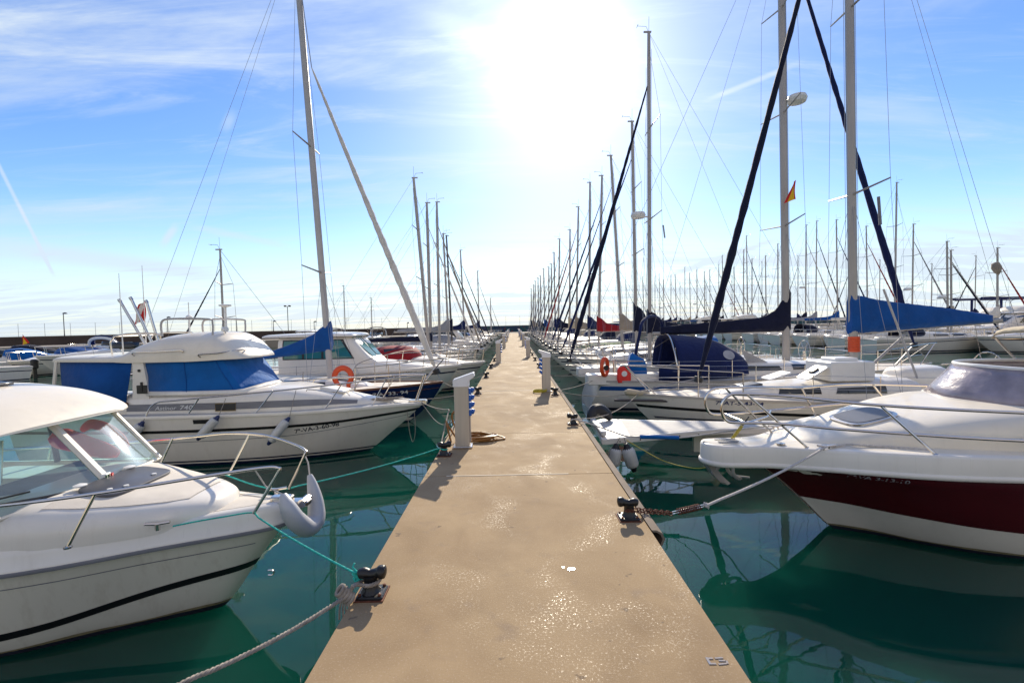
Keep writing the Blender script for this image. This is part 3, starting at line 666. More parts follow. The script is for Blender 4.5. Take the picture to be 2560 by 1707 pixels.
# ------------------------------------------------------------------ motor boat kit
def motorboat(name, label, loc, rot, L=6.5, B=2.4, fb=1.0, hull='gel', stripe='navyst', style='pilot', cover='blue', lo=False, group=None, cat='motor boat', win='glassd', seed=0):
    t = thing(name, label, cat, loc, rot, group); fa = fb*.85
    H = Hull([(-.4, -.26*L), (0, -.16*L), (fb*.55, -.06*L), (fb, 0)], [(-.3, -.97*L), (0, -.97*L), (fa, -L)],
             [(0, 0), (.015, .12*B/2), (.06, .32*B/2), (.18, .66*B/2), (.35, .90*B/2), (.6, B/2), (1, .94*B/2)],
             [(0, fb), (.4, fb*.93), (1, fa)], [(0, -.3), (1, -.25)], [(0, .55), (.1, .30), (.3, .16), (1, .12)])
    H.body('hull', M[hull], t, 14 if lo else 22)
    mb = MB(); H.band(mb, .004, 1, lambda u: H.zs(u)-.24, lambda u: H.zs(u)-.19); mb.build('stripe', M[stripe], t)
    mb = MB(); H.band(mb, .004, 1, lambda u: .03, lambda u: .10); mb.build('boot_stripe', M['navyst'], t)
    mb = MB(); H.rail(mb, [(-.04, -.05), (.02, -.05), (.03, -.01), (.02, .03), (-.04, .03)]); mb.build('gunwale', M['gel'], t, 60)
    mb = MB(); H.deck(mb); mb.build('deck', M['deck'], t)
    dz = fb*.93
    tr = House([(-.10*L, .04*B, dz-.05, dz+.02, 3), (-.16*L, .16*B, dz-.05, dz+.14, 3), (-.28*L, .28*B, dz-.08, dz+.26, 3.5), (-.45*L, .36*B, dz-.1, dz+.36, 4), (-.47*L, .36*B, dz-.1, dz+.36, 4)])
    mb = MB(); tr.body(mb); mb.build('cabin_trunk', M['gel'], t)
    mb = MB(); tr.tpatch(mb, (-.26*L, 0), .42, .42, .015); mb.build('hatch', M['dkgrey'], t, thick=.02)
    if style in ('pilot', 'fly'):
        top = dz+1.15 if style == 'pilot' else dz+1.2
        c = House([(-.36*L, .22*B, dz+.2, dz+.30, 5), (-.40*L, .31*B, dz, dz+.55, 6), (-.475*L, .34*B, dz, top, 7), (-.50*L, .345*B, dz, top+.01, 7), (-.78*L, .35*B, dz-.1, top+.02, 7), (-.785*L, .35*B, dz-.1, top, 7)])
        mb = MB(); c.body(mb, na=28); mb.build('wheelhouse', M['gel'], t)
        for sd in (-1, 1):
            if win == 'glasst': mb = MB(); c.patch(mb, ((-.452*L, dz+.42), (-.765*L, dz+.42), (-.765*L, top-.11), (-.50*L, top-.11)), sd, .005); mb.build('window_surround', M['black'], t)
            for a, e in ((-.51, -.585), (-.595, -.67), (-.68, -.76)):
                mb = MB(); c.patch(mb, ((a*L+(.05*L if a == -.51 else 0), dz+.45), (e*L, dz+.45), (e*L, top-.14), (a*L, top-.14)), sd, .008); mb.build('window', M[win], t)
        mb = MB()
        for sd in (-1, 1): mb.sheet([[c.top(-.385*L, sd*.02*B, .015), c.top(-.385*L, sd*.19*B, .015)], [c.top(-.43*L, sd*.02*B, .015), c.top(-.43*L, sd*.24*B, .015)], [c.top(-.468*L, sd*.02*B, .015), c.top(-.468*L, sd*.27*B, .015)]])
        mb.build('windscreen', M[win], t)
        r = House([(-.45*L, .28*B, top-.02, top+.03, 4), (-.47*L, .36*B, top-.02, top+.08, 4), (-.6*L, .39*B, top-.01, top+.12, 4), (-.84*L, .37*B, top-.02, top+.07, 4), (-.85*L, .36*B, top-.02, top+.05, 4)])
        mb = MB(); r.body(mb); mb.build('roof', M['gel'], t)
        if style == 'fly':
            f = House([(-.50*L, .2*B, top, top+.2, 3), (-.54*L, .30*B, top, top+.5, 3), (-.62*L, .33*B, top, top+.55, 3.5), (-.8*L, .33*B, top, top+.3, 3.5)])
            mb = MB(); f.body(mb); mb.build('flybridge', M['gelw'], t)
            mb = MB()
            for sd in (-1, 1): mb.tube([(-.6*L, sd*.3*B, top+.4), (-.62*L, sd*.3*B, top+1.1), (-.8*L, sd*.3*B, top+1.1), (-.82*L, sd*.3*B, top)], .02, 6, sm=3)
            mb.build('arch', M['steel'], t)
    elif style in ('cuddy', 'covered', 'bimini'):
        mb = MB(); n = 14
        o = [(-.42*L-.16*L*(abs(2*k/n-1))**2.2, .36*B*(2*k/n-1)) for k in range(n+1)]
        mb.sheet([[(x, y, dz+.34-.1*abs(y)) for x, y in o], [(x-.14, y*.93, dz+.74-.05*abs(y)) for x, y in o]]); mb.build('windscreen', M['glassd'], t, thick=.012)
        if style == 'covered':
            s = House([(-.40*L, .10*B, dz, dz+.45, 2.6), (-.45*L, .36*B, dz-.05, dz+.72, 2.6), (-.6*L, .45*B, dz-.08, dz+.80, 2.4), (-.9*L, .44*B, dz-.1, dz+.30, 2.4), (-.99*L, .38*B, dz-.12, dz+.05, 2.6)])
            mb = MB(); s.body(mb); mb.build('canvas_cover', M[cover], t)
        elif style == 'bimini':
            s = [(x, .40*B*math.cos(PI*j/10), dz+1.35+.16*math.sin(PI*j/10)-.05*abs(i-2)) for i, x in enumerate((-.5*L, -.58*L, -.66*L, -.74*L, -.82*L)) for j in range(11)]
            mb = MB(); mb.sheet([s[i*11:(i+1)*11] for i in range(5)]); mb.build('bimini_top', M[cover], t, thick=.02)
            mb = MB()
            for sd in (-1, 1):
                for x in (-.52*L, -.8*L): mb.tube([(-.66*L, sd*.42*B, dz), (x, sd*.40*B, dz+1.32)], .014, 6)
            mb.build('bimini_frame', M['steel'], t)
            a = MB(); a.tube([(-.82*L, -.44*B, dz-.1), (-.78*L, -.42*B, dz+.7), (-.76*L, -.3*B, dz+1.1), (-.76*L, .3*B, dz+1.1), (-.78*L, .42*B, dz+.7), (-.82*L, .44*B, dz-.1)], .05, 8, sm=5); a.build('arch', M['white'], t)
        if not lo or style != 'covered':
            mb = MB(); mb.rbox((-1.03*L, 0, fa+.1), (.34, .36, .55), .12); mb.box((-1.03*L, 0, fa-.45), (.16, .12, .8)); mb.build('outboard_motor', M['black'], t)
    mb = MB()
    for sd in (-1, 1):
        q = [H.pt(u, 1, 1) for u in (.01, .06, .15, .3, .42)]
        mb.tube([Vector((p.x+.05, max(p.y-.05, .04)*sd, p.z+(.52 if i < 4 else .3))) for i, p in enumerate(q)]+[Vector((q[4].x-.15, q[4].y*sd, q[4].z))], .015, 6, sm=4)
        for p in q[:4]: mb.tube([(p.x-.03, max(p.y-.06, .03)*sd, p.z), (p.x+.05, max(p.y-.05, .04)*sd, p.z+.52)], .012, 6)
    mb.build('pulpit', M['steel'], t)
    return t, H
# ------------------------------------------------------------------ near cabin boat on the left
def local(o): return lambda px, py, Y: W(px, py, Y)-o
O = Vector((-4.2, 4.25, 0)); q = local(O)
A = thing('cabin_cruiser', 'white cabin boat nearest on the left with a thin black diagonal hull stripe', 'motor boat', O)
H = Hull([(-.35, .65), (0, 1.40), (.45, 1.75), (.8, 2.03), (.82, 2.05)], [(-.3, -3.7), (.8, -3.8)],
         [(0, 0), (.006, .07), (.02, .145), (.07, .27), (.155, .46), (.256, .72), (.33, .85), (.45, .98), (.65, 1.1), (1, 1.06)], [(0, .82), (.25, .79), (1, .74)], [(0, -.3), (1, -.2)],
         [(0, .55), (.06, .30), (.15, .16), (.3, .12), (1, .1)])
H.body('hull', M['gelc'], A, 40)
mb = MB(); z = hermite([(0, .43), (.1, .365), (.25, .215), (.5, .13), (1, .08)]); H.band(mb, .0, 1, lambda u: z(u)-.034, lambda u: z(u)+.034, .004, n=40); mb.build('stripe', M['blackp'], A)
mb = MB(); z2 = lambda u: H.zs(u)-.16+.02*u; H.band(mb, .02, 1, lambda u: z2(u)-.004, lambda u: z2(u)+.004, .003, n=40); mb.build('moulded_line', M['gband'], A)
mb = MB(); H.band(mb, .0, 1, lambda u: -.1, lambda u: .055-.05*u, .004, n=30); mb.build('antifouling', M['antif'], A)
mb = MB(); H.band(mb, .0, 1, lambda u: .052-.05*u, lambda u: .075-.05*u+.008*math.sin(u*40), .003, n=60); mb.build('waterline_grime', M['scum'], A)
mb = MB(); H.rail(mb, [(-.10, -.03), (.012, -.03), (.028, -.018), (.030, .005), (.022, .02), (.014, .03), (.004, .10), (-.014, .15), (-.04, .172), (-.10, .176)]); mb.build('gunwale', M['gel'], A, 40)
mb = MB(); H.rail(mb, [(.012, -.040), (.036, -.034), (.040, -.018), (.036, -.004), (.012, .002)]); mb.build('rub_rail', M['gband'], A, 50)
mb = MB(); H.deck(mb, .004, 1, .07, .165, .045, nu=26, ny=12); mb.build('deck', M['gelw'], A)
mb = MB(); H.deck(mb, .02, .24, .14, .172, .045, nu=16, ny=8); mb.build('nonskid_panel', M['deck'], A)
T = House([(1.52, .10, .90, .965, 2.6), (1.44, .26, .90, 1.075, 3.2), (1.28, .39, .9, 1.12, 3.5), (.95, .55, .9, 1.16, 3.8), (.6, .69, .9, 1.20, 4), (.30, .78, .9, 1.235, 4.2), (-.1, .84, .9, 1.24, 4), (-.5, .86, .9, 1.22, 4)])
mb = MB(); T.body(mb, nt_=40, na=36); trunk = mb.build('cabin_trunk', M['gel'], A, 50)
mb = MB(); mb.sheet([[T.top(x, y*w, .006) for y in [k/6 for k in range(-6, 7)]] for x, w in ((.36, .62), (.6, .55), (.9, .44), (1.15, .32), (1.28, .22))]); mb.build('nonskid_top', M['deck'], trunk)
hx, hy = .56, -.02; mb = MB()
ring = [(hx+.20*math.copysign(abs(math.cos(a))**.5, math.cos(a))-.0*math.sin(a), hy+.36*math.copysign(abs(math.sin(a))**.45, math.sin(a))) for a in [2*PI*k/40 for k in range(40)]]
mb.loft([[T.top(x, y, .008) for x, y in ring], [T.top(x, y, .026) for x, y in ring], [T.top(hx+(x-hx)*.95, hy+(y-hy)*.97, .032) for x, y in ring]])
hat = mb.build('deck_hatch', M['dkgrey'], A)
for x, y in ((.45, -.28), (.45, .24)):
    p = T.top(x-.09, y, .03); MB().lathe([(.0, 0), (.045, .0), (.05, .012), (.0, .03)], p, n=16).build('hinge', M['white'], hat)
for x, y in ((.68, -.18), (.68, .14), (.62, -.28)):
    p = T.top(x, y, .03); MB().lathe([(.0, 0), (.02, .0), (.02, .012), (.0, .016)], p, n=12).build('latch', M['white'], hat)
# windscreen: two raked panes with a centre post
bc, bn, bf = Vector((.33, 0, 1.235)), Vector((.16, -.76, 1.17)), Vector((.24, .78, 1.20))
tc_, tn, tf = Vector((-.21, 0, 1.83)), Vector((-.33, -.72, 1.80)), Vector((-.27, .73, 1.80))
for nm, a, b_, c, d in (('windscreen_pane', bn, bc, tc_, tn), ('windscreen_pane', bc, bf, tf, tc_)):
    rows = [[a.lerp(d, v).lerp(b_.lerp(c, v), u)+Vector((.03*math.sin(PI*u), 0, 0)) for u in [k/8 for k in range(9)]] for v in (0, .5, 1)]
    MB().sheet(rows).build(nm, M['glassf'], A)
mb = MB(); mb.tube([bc, tc_], [.034, .030], 6, asp=1.4); mb.tube([bn, tn], .026, 6); mb.tube([bf, tf], .026, 6); mb.tube([bn, (bn+bc)/2+Vector((.03, 0, 0)), bc, (bc+bf)/2+Vector((.03, 0, 0)), bf], .016, 6, sm=3)
mb.build('windscreen_frame', M['gelw'], A)
mb = MB(); mb.rbox(bc+Vector((.02, -.015, .03)), (.05, .085, .05), .01, rz=.3); nl = mb.build('navigation_light', M['white'], A)
MB().box(bc+Vector((.05, -.03, .032)), (.012, .045, .034), rz=.3).build('green_lens', M['green2'], nl); MB().box(bc+Vector((.052, .018, .032)), (.012, .03, .034), rz=.3).build('red_lens', M['redl'], nl)
for sd in (-1, 1):
    a, b_, c, d = [Vector((x, sd*y, zz)) for x, y, zz in ((.2, .80, 1.18), (-2.0, .86, 1.16), (-2.0, .82, 1.80), (-.3, .74, 1.80))]
    MB().sheet([[a, b_], [d, c]]).build('side_window', M['glass'], A)
    mb = MB(); mb.sheet([[(-.3, sd*.84, .95), (-2.05, sd*.90, .92)], [(.1, sd*.82, 1.19), (-2.05, sd*.87, 1.17)]]); mb.build('cabin_side', M['gelw'], A, thick=.03)
    mb = MB(); mb.tube([(-.95, sd*.83, 1.17), (-1.0, sd*.79, 1.8)], .028, 6); mb.build('window_post', M['blackp'], A); MB().tube([(-2.0, sd*.86, 1.16), (-2.0, sd*.82, 1.8)], .03, 6).build('window_post', M['blackp'], A)
RF = House([(.0, .62, 1.775, 1.80, 2.6), (-.10, .80, 1.775, 1.88, 2.5), (-.3, .90, 1.78, 1.99, 2.5), (-.6, .94, 1.79, 2.08, 2.6), (-1.1, .95, 1.80, 2.13, 2.7), (-2.2, .95, 1.80, 2.12, 2.7), (-2.4, .92, 1.80, 2.06, 2.7)])
mb = MB(); RF.body(mb, nt_=34, na=30); rf = mb.build('roof', M['gelw'], A, 50)
mb = MB(); RF.tpatch(mb, (-1.0, .0), .5, .5, .02); mb.build('roof_hatch', M['dkgrey'], rf, thick=.025)
mb = MB(); mb.sheet([[(-.4, -.8, .75), (-.4, .8, .75)], [(-2.4, -.85, .7), (-2.4, .85, .7)]]); mb.build('cabin_floor', M['deckg'], A)
mb = MB(); mb.rbox((-.75, -.3, 1.02), (.5, .55, .42), .12, ry=-.15); mb.rbox((-1.0, -.3, 1.22), (.16, .5, .34), .07, ry=-.2); mb.rbox((-.2, .05, 1.2), (.35, .9, .12), .06, ry=.2); mb.build('helm_seat', M['seat'], A)
mb = MB(); mb.rbox((-.9, .45, .98), (.9, .5, .40), .08); mb.build('inner_moulding', M['gel'], A)
mb = MB(); mb.tube([W(x, y, d)-O for x, y, d in ((128, 1086, 4.80), (158, 1096, 4.86), (200, 1108, 4.92), (248, 1122, 4.96), (296, 1134, 4.96))], [.05, .11, .10, .09, .04], 12, sm=6, asp=.5); mb.tube([W(x, y, d)-O for x, y, d in ((205, 1075, 5.02), (228, 1060, 5.02), (265, 1070, 5.02), (298, 1094, 5.0), (318, 1118, 4.98))], [.03, .055, .06, .06, .03], 12, sm=6, asp=.6); mb.build('red_cushion', M['redp'], A)
mb = MB(); mb.tube([(-.55, -.1, 1.2), (-.60, -.02, 1.62)], .012, 6); mb.tube([(-.60, -.02, 1.56), (-.66, -.06, 1.66)], .008, 5); mb.build('boat_hook', M['steel'], A)
mb = MB(); mb.tube([(.29, -.30, 1.215), (.22, -.50, 1.245), (.09, -.86, 1.30)], [.016, .010, .008], 6); mb.tube([(.15, -.5, 1.30), (.11, -.85, 1.33)], .008, 5); mb.build('wiper', M['black'], A)
nr = [(-3.6, -.98, 1.2), (-1.4, -.98, 1.27), (-.3, -.90, 1.305), (.3, -.84, 1.318), (.92, -.74, 1.358), (1.6, -.47, 1.39), (1.98, -.32, 1.404), (2.10, -.27, 1.385), (2.10, -.27, 1.34), (1.89, -.30, 1.0)]
fr = [(-3.6, .98, 1.2), (-1.4, 1.02, 1.28), (-.14, 1.02, 1.33), (.55, .92, 1.40), (1.0, .79, 1.46), (1.5, .60, 1.475), (1.92, .36, 1.44), (2.10, .26, 1.395), (2.10, .235, 1.34), (1.95, .21, 1.03)]
mb = MB()
for rl in (nr, fr): mb.tube(rl, .0145, 8, sm=6)
for a, b_ in (((.92, -.74, 1.358), (.74, -.80, .97)), ((-1.2, -.97, 1.275), (-1.3, -1.0, .93)), ((1.30, .70, 1.468), (1.10, .63, 1.06)), ((.25, .97, 1.375), (.1, .9, 1.0)), ((-1.2, 1.01, 1.285), (-1.3, 1.0, .93))): mb.tube([a, b_], .0125, 8); mb.lathe([(.028, 0), (.028, .012), (.012, .02)], (b_[0], b_[1], b_[2]-.01), n=10)
mb.build('bow_rail', M['steel'], A)
mb = MB(); mb.rbox((2.08, .0, .975), (.34, .12, .05), .02); mb.tube([(2.2, -.07, .985), (2.2, .07, .985)], .04, 10); mb.rbox((1.98, .02, 1.0), (.2, .09, .07), .02); mb.build('bow_roller', M['steel'], A)
for x, y, zz in ((1.20, -.50, .985), (1.85, .17, 1.02)):
    mb = MB(); mb.tube([(x-.09, y-.02, zz+.03), (x, y, zz+.022), (x+.09, y+.02, zz+.03)], .012, 6); mb.tube([(x, y, zz-.03), (x, y, zz+.02)], .02, 6); mb.build('cleat', M['steel'], A)
mb = MB(); mb.tube([(1.83, -.005, .33), (1.87, -.005, .33), (1.885, -.005, .31), (1.87, -.005, .285), (1.83, -.005, .285)], .007, 6, sm=3); mb.build('towing_eye', M['steel'], A)
# bow fender
V = [W(708, 1236, 4.10), W(720, 1268, 4.06), W(740, 1300, 4.10), W(768, 1318, 4.24), W(789, 1300, 4.36), W(790, 1262, 4.42), W(783, 1222, 4.45), W(774, 1186, 4.47)]
vf = thing('bow_fender', 'grey vinyl V-shaped fender hanging round the bow of the near left cabin boat', 'fender', (-2.0, 4.25, .63))
MB().tube([Vector(p)-vf.location for p in V], [.03, .07, .085, .088, .085, .075, .056, .022], 16, sm=6, asp=1.0).build('fender_body', M['fendg'], vf)
MB().tube([Vector(p)-vf.location for p in (V[-1], (-2.06, 4.48, 1.28), (-2.10, 4.49, 1.37))], .007, 6).tube([Vector(p)-vf.location for p in (V[0], (-2.25, 4.05, 1.2), (-2.28, 3.94, 1.39))], .007, 6).build('lanyard', M['ropew'], vf)

# ------------------------------------------------------------------ flybridge boat with blue canvas
O = Vector((-6, 9.6, 0))
B = thing('flybridge_boat', 'white flybridge motor boat wrapped in bright blue window covers, three fenders along its side', 'motor boat', O)
H = Hull([(-.3, 2.4), (0, 2.9), (.4, 3.4), (.8, 3.88), (.98, 4.07)], [(-.3, -3.4), (1, -3.5)],
         [(0, .05), (.02, .17), (.067, .36), (.15, .62), (.25, .82), (.33, .95), (.5, 1.1), (.7, 1.2), (1, 1.15)], [(0, .975), (.067, 1.0), (.3, .985), (.6, 1.0), (1, 1.02)], [(0, -.35), (1, -.25)],
         [(0, .55), (.06, .36), (.15, .24), (.3, .17), (1, .13)])
H.body('hull', M['gel'], B, 34)
mb = MB(); z = hermite([(0, .875), (.06, .835), (.25, .735), (.5, .72), (1, .76)]); H.band(mb, .0, 1, lambda u: z(u)-.027, lambda u: z(u)+.027, .007, n=40); mb.build('stripe', M['blackp'], B)
mb = MB(); z3 = hermite([(0, .78), (.1, .68), (.3, .53), (1, .48)]); H.band(mb, .0, 1, lambda u: z3(u)-.006, lambda u: z3(u)+.006, .003, n=30); mb.build('moulded_line', M['gband'], B)
mb = MB(); H.band(mb, 0, 1, lambda u: .085, lambda u: .115, .004); H.band(mb, 0, 1, lambda u: -.1, lambda u: .055, .005); mb.build('boot_stripe', M['navyst'], B)
mb = MB(); H.rail(mb, [(-.05, -.03), (.012, -.03), (.02, .0), (.01, .03), (-.05, .03)]); mb.build('gunwale', M['gel'], B, 50)
mb = MB(); H.deck(mb, .0, 1, .03, .012, .05, nu=22); mb.build('deck', M['deckg'], B)
T = House([(3.55, .06, .95, 1.03, 2.6), (3.2, .22, .95, 1.10, 2.8), (2.6, .46, .95, 1.22, 3), (2.0, .66, .95, 1.34, 3.4), (1.3, .82, .95, 1.44, 4), (.6, .90, .95, 1.42, 5), (-.6, .93, .95, 1.41, 5.5), (-1.5, .94, .95, 1.41, 5.5)])
mb = MB(); T.body(mb, nt_=40, na=30); trunk = mb.build('cabin_trunk', M['gel'], B, 50)
for sd in (-1, 1):
    mb = MB(); zt = hermite([(-1.4, 1.215), (1.3, 1.215), (2.1, 1.19), (2.9, 1.11)]); zb = hermite([(-1.4, 1.085), (1.3, 1.085), (2.1, 1.08), (2.9, 1.06)])
    mb.sheet([[T.side(-1.4+4.2*k/30, f(-1.4+4.2*k/30), sd, .006) for k in range(31)] for f in (zb, lambda x: (zb(x)+zt(x))/2, zt)]); mb.build('grey_band', M['gband'], trunk)
    mb = MB(); T.patch(mb, ((.28, 1.06), (.66, 1.06), (.66, 1.20), (.28, 1.20)), sd, .012); w = mb.build('cabin_window', M['black'], trunk)
    c = [T.side(x, zz, sd, .014) for x, zz in ((.28, 1.06), (.66, 1.06), (.66, 1.20), (.28, 1.20))]; MB().tube(c, .006, 6, loop=True).build('window_frame', M['gold'], w)
vs, fs, w = text2d('Astinor', .11); mb = MB(); k = .40/w; mb.add([T.side(-.86+v.x*k+v.y*.25, 1.105+v.y*.9, -1, .011) for v in vs], fs)
mb.build('name_lettering', M['letterw'], trunk); mb = MB(); vs, fs, w = text2d('740', .12); k = .25/w; mb.add([T.side(-.40+v.x*k+v.y*.2, 1.105+v.y*.95, -1, .011) for v in vs], fs); mb.build('name_lettering', M['letterw'], trunk)
H.text('registration', '7ª-VA-3-60-98', 1.72, .575, .115, -1, M['letter'], B, .12, 1, .006, .80)
mb = MB(); mb.sheet([[H.surf(x, zz, -1, .008) for x in (-.02, .12, .28)] for zz in (.86, .94)]); mb.build('vent', M['black'], B)
mb = MB(); T.tpatch(mb, (2.25, 0), .5, .5, .03); mb.build('deck_hatch', M['gel'], B, thick=.04)
# canvas-wrapped wheelhouse
bo = [(-1.05, .86, 1.40), (-.3, .84, 1.385), (.60, .79, 1.385), (.72, .73, 1.39), (.80, .42, 1.42), (.84, .16, 1.44), (.85, 0, 1.44)]
to = [(-1.13, .82, 2.06), (-.35, .80, 2.05), (.20, .76, 2.05), (.29, .69, 2.05), (.36, .40, 2.05), (.40, .15, 2.05), (.41, 0, 2.05)]
def outline(l): return [Vector((x, -y, z)) for x, y, z in l]+[Vector((x, y, z)) for x, y, z in l[::-1][1:]]
a, c = outline(bo), outline(to); rows = []
for i in range(7):
    v = i/6; rows.append([p.lerp(r, v)+Vector((0, (-1 if p.y < 0 else 1)*.012*math.sin(9*v+k), .008*math.sin(k*1.7))) for k, (p, r) in enumerate(zip(a, c))])
MB().sheet(rows).build('window_cover', M['blue'], B, 18, thick=.012); wc = [o for o in B.children if o.name.startswith('window_cover')][0]
for k in (1, 2, 10, 11):
    MB().tube([r_[k]+Vector((.012 if r_[k].x > .6 else 0, -.012 if r_[k].y < 0 else .012, 0)) for r_ in rows], .007, 5).build('cover_seam', M['bluec'], wc)
mb = MB(); mb.sheet([[p+Vector((.05 if p.x > .6 else 0, (-.03 if p.y < 0 else .03), -.03)) for p in a], [p+Vector((-.01, 0, .05)) for p in a]]); mb.build('window_base', M['gel'], B, thick=.04)
R_ = House([(.74, .22, 2.03, 2.07, 2.6), (.70, .50, 2.03, 2.12, 2.6), (.58, .68, 2.03, 2.23, 2.6), (.38, .80, 2.03, 2.42, 2.8), (.1, .88, 2.02, 2.565, 2.8), (-.3, .90, 2.01, 2.575, 2.8), (-.75, .91, 2.01, 2.54, 2.9), (-1.3, .92, 2.01, 2.38, 3), (-1.48, .93, 2.02, 2.24, 3.2), (-1.62, .94, 2.03, 2.17, 4), (-2.72, .95, 2.06, 2.16, 5), (-2.76, .94, 2.07, 2.14, 5)])
mb = MB(); R_.body(mb, nt_=60, na=34); fly = mb.build('flybridge', M['gelw'], B, 50)
mb = MB()
for x0, x1, zz in ((-1.22, -.32, 2.19), (.02, .62, 2.14)):
    p = [R_.side(x, zz+.03*(x-x0), -1, .05) for x in (x0, (x0+x1)/2, x1)]; mb.tube([R_.side(x0, zz-.05, -1, .0)]+p+[R_.side(x1, zz, -1, 0)], .013, 6, sm=3)
mb.build('grab_rail', M['steel'], fly)
mb = MB(); p = R_.top(.18, -.35, .03); mb.lathe([(.0, -.05), (.05, -.05), (.055, .03), (.0, .04)], p+Vector((0, 0, .05)), (1, -.4, .1), 14); mb.tube([p+Vector((0, 0, -.05)), p+Vector((0, 0, .03))], .015, 6); mb.build('searchlight', M['white'], fly)
for sd in (-1, 1):
    mb = MB(); mb.sheet([[(-2.66, sd*.90, 2.06), (-2.0, sd*.90, 2.05), (-1.3, sd*.88, 2.04)], [(-2.62, sd*.93, 1.6), (-2.0, sd*.93, 1.6), (-1.36, sd*.91, 1.6)], [(-2.6, sd*.97, 1.15), (-2.0, sd*.97, 1.15), (-1.42, sd*.95, 1.18)]]); mb.build('cockpit_curtain', M['bluec'], B, thick=.01)
    mb = MB(); mb.prism([(-1.32, 1.3), (-1.0, 1.3), (-1.04, 1.7), (-1.09, 2.04), (-1.28, 2.04)], 'y', sd*.86-.03, sd*.86+.03); mb.build('door_post', M['gel'], B)
    mb = MB(); mb.tube([(-2.70, sd*.93, 2.06), (-2.74, sd*.98, 1.5), (-2.8, sd*1.02, 1.1)], .03, 6); mb.build('awning_strut', M['gelw'], B)
mb = MB(); mb.rbox((-1.12, -.90, 1.5), (.20, .02, .16), .008); mb.rbox((-1.16, -.90, 1.86), (.05, .02, .05), .01); mb.box((-1.12, -.905, 1.55), (.03, .03, .18)); mb.build('instrument_plate', M['blackp'], B)
mb = MB(); mb.rbox((-2.4, 0, 1.05), (2.1, 1.9, .2), .1); mb.build('cockpit_coaming', M['gelw'], B)
mb = MB(); mb.rbox((-1.6, -.96, 1.24), (.5, .03, .05), .01); mb.build('teak_rail', M['teak'], B)
mb = MB()
for sd in (-1, 1):
    pts = [(-.87, sd*1.17, 1.0), (-.70, sd*1.14, 1.26), (-.2, sd*1.13, 1.32), (1.73, sd*.85, 1.44), (3.15, sd*.42, 1.53), (3.75, sd*.24, 1.56), (4.04, sd*.14, 1.565), (4.10, sd*.13, 1.52), (3.93, sd*.10, 1.06)]
    mb.tube(pts, .015, 8, sm=5)
    for (x, y, zz), (x2, y2, z2_) in (((.1, 1.10, 1.335), (-.15, 1.09, 1.0)), ((1.4, .92, 1.425), (1.05, .93, 1.0)), ((2.6, .60, 1.50), (2.25, .63, 1.0)), ((3.4, .34, 1.545), (3.1, .37, 1.01))): mb.tube([(x, sd*y, zz), (x2, sd*y2, z2_)], .012, 6)
mb.build('bow_rail', M['steel'], B)
mb = MB(); mb.tube([(1.9, -.62, 1.36), (1.9, -.62, 1.40), (2.6, -.40, 1.30), (2.66, -.38, 1.22)], .012, 6); mb.build('trunk_grab_rail', M['steel'], trunk)
mb = MB(); mb.rbox((3.95, 0, 1.02), (.36, .15, .07), .02); mb.tube([(4.1, -.08, 1.0), (4.1, .08, 1.0)], .045, 10); mb.build('bow_roller', M['steel'], B)
mb = MB(); mb.tube([(-.91, -.6, 2.5), (-.91, -.6, 2.78), (-.7, -.58, 2.84), (-.02, -.56, 2.82), (.06, -.55, 2.74), (.05, -.55, 2.5)], .02, 6, sm=4); mb.tube([(-.91, .6, 2.5), (-.91, .6, 2.78), (-.7, .58, 2.84), (-.02, .56, 2.82), (.06, .55, 2.74), (.05, .55, 2.5)], .02, 6, sm=4); mb.tube([(-.7, -.58, 2.84), (-.7, .58, 2.84)], .02, 6); mb.build('flybridge_rail', M['aluw'], fly)
mb = MB(); mb.tube([(-.02, 0, 2.5), (-.02, 0, 3.08)], .022, 8); mb.lathe([(.02, 0), (.12, .03), (.12, .055), (.0, .075)], (-.02, 0, 3.07), n=16); mb.build('disc_aerial', M['white'], fly)
mb = MB(); mb.tube([(-.86, .1, 2.5), (-.86, .1, 2.86)], .016, 6); mb.lathe([(.0, 0), (.06, .02), (.06, .06), (.0, .11)], (-.86, .1, 2.84), n=14); mb.tube([(-.86, .1, 2.9), (-.86, .1, 3.2)], .008, 5); mb.build('mushroom_aerial', M['white'], fly)
for (x1, z1), (x0, z0) in (((-1.96, 3.234), (-1.50, 2.55)), ((-1.73, 3.27), (-1.35, 2.55)), ((-1.42, 3.2), (-1.22, 2.55))):
    mb = MB(); mb.tube([(x0, -.3, z0-.2), (x1, -.3, z1)], .027, 8); mb.tube([(x1+.01, -.3, z1-.02), (x1-.02, -.3, z1+.03)], .034, 8); mb.build('rod_holder', M['steel'], fly)
for x, y, zt_ in ((-1.70, -.6, 3.75), (-1.56, -.2, 3.95)): MB().tube([(x, y, 2.1), (x, y, zt_)], [.013, .005], 6).build('whip_aerial', M['white'], fly)
mb = MB(); mb.tube([(-2.0, -.5, 2.15), (-1.95, -.5, 2.52), (-1.1, -.5, 2.56), (-1.05, -.5, 2.4)], .015, 6, sm=3); mb.tube([(-2.0, .5, 2.15), (-1.95, .5, 2.52), (-1.1, .5, 2.56), (-1.05, .5, 2.4)], .015, 6, sm=3); mb.tube([(-1.95, -.5, 2.52), (-1.95, .5, 2.52)], .015, 6); mb.build('aft_rail', M['steel'], fly)
def flag(name, label, top, drop, w, cols, lean=0.):
    f = thing(name, label, 'flag', top); n = 10
    for i, (a, b_, m) in enumerate(cols):
        mb = MB(); mb.sheet([[Vector((-w*(v)*(.3+.7*u)+lean*u, .05*math.sin(5*v+3*u), -drop*u-.35*w*v)) for u in [k/n for k in range(n+1)]] for v in [a+(b_-a)*j/4 for j in range(5)]]); mb.build('flag_stripe', M[m], f)
    return f
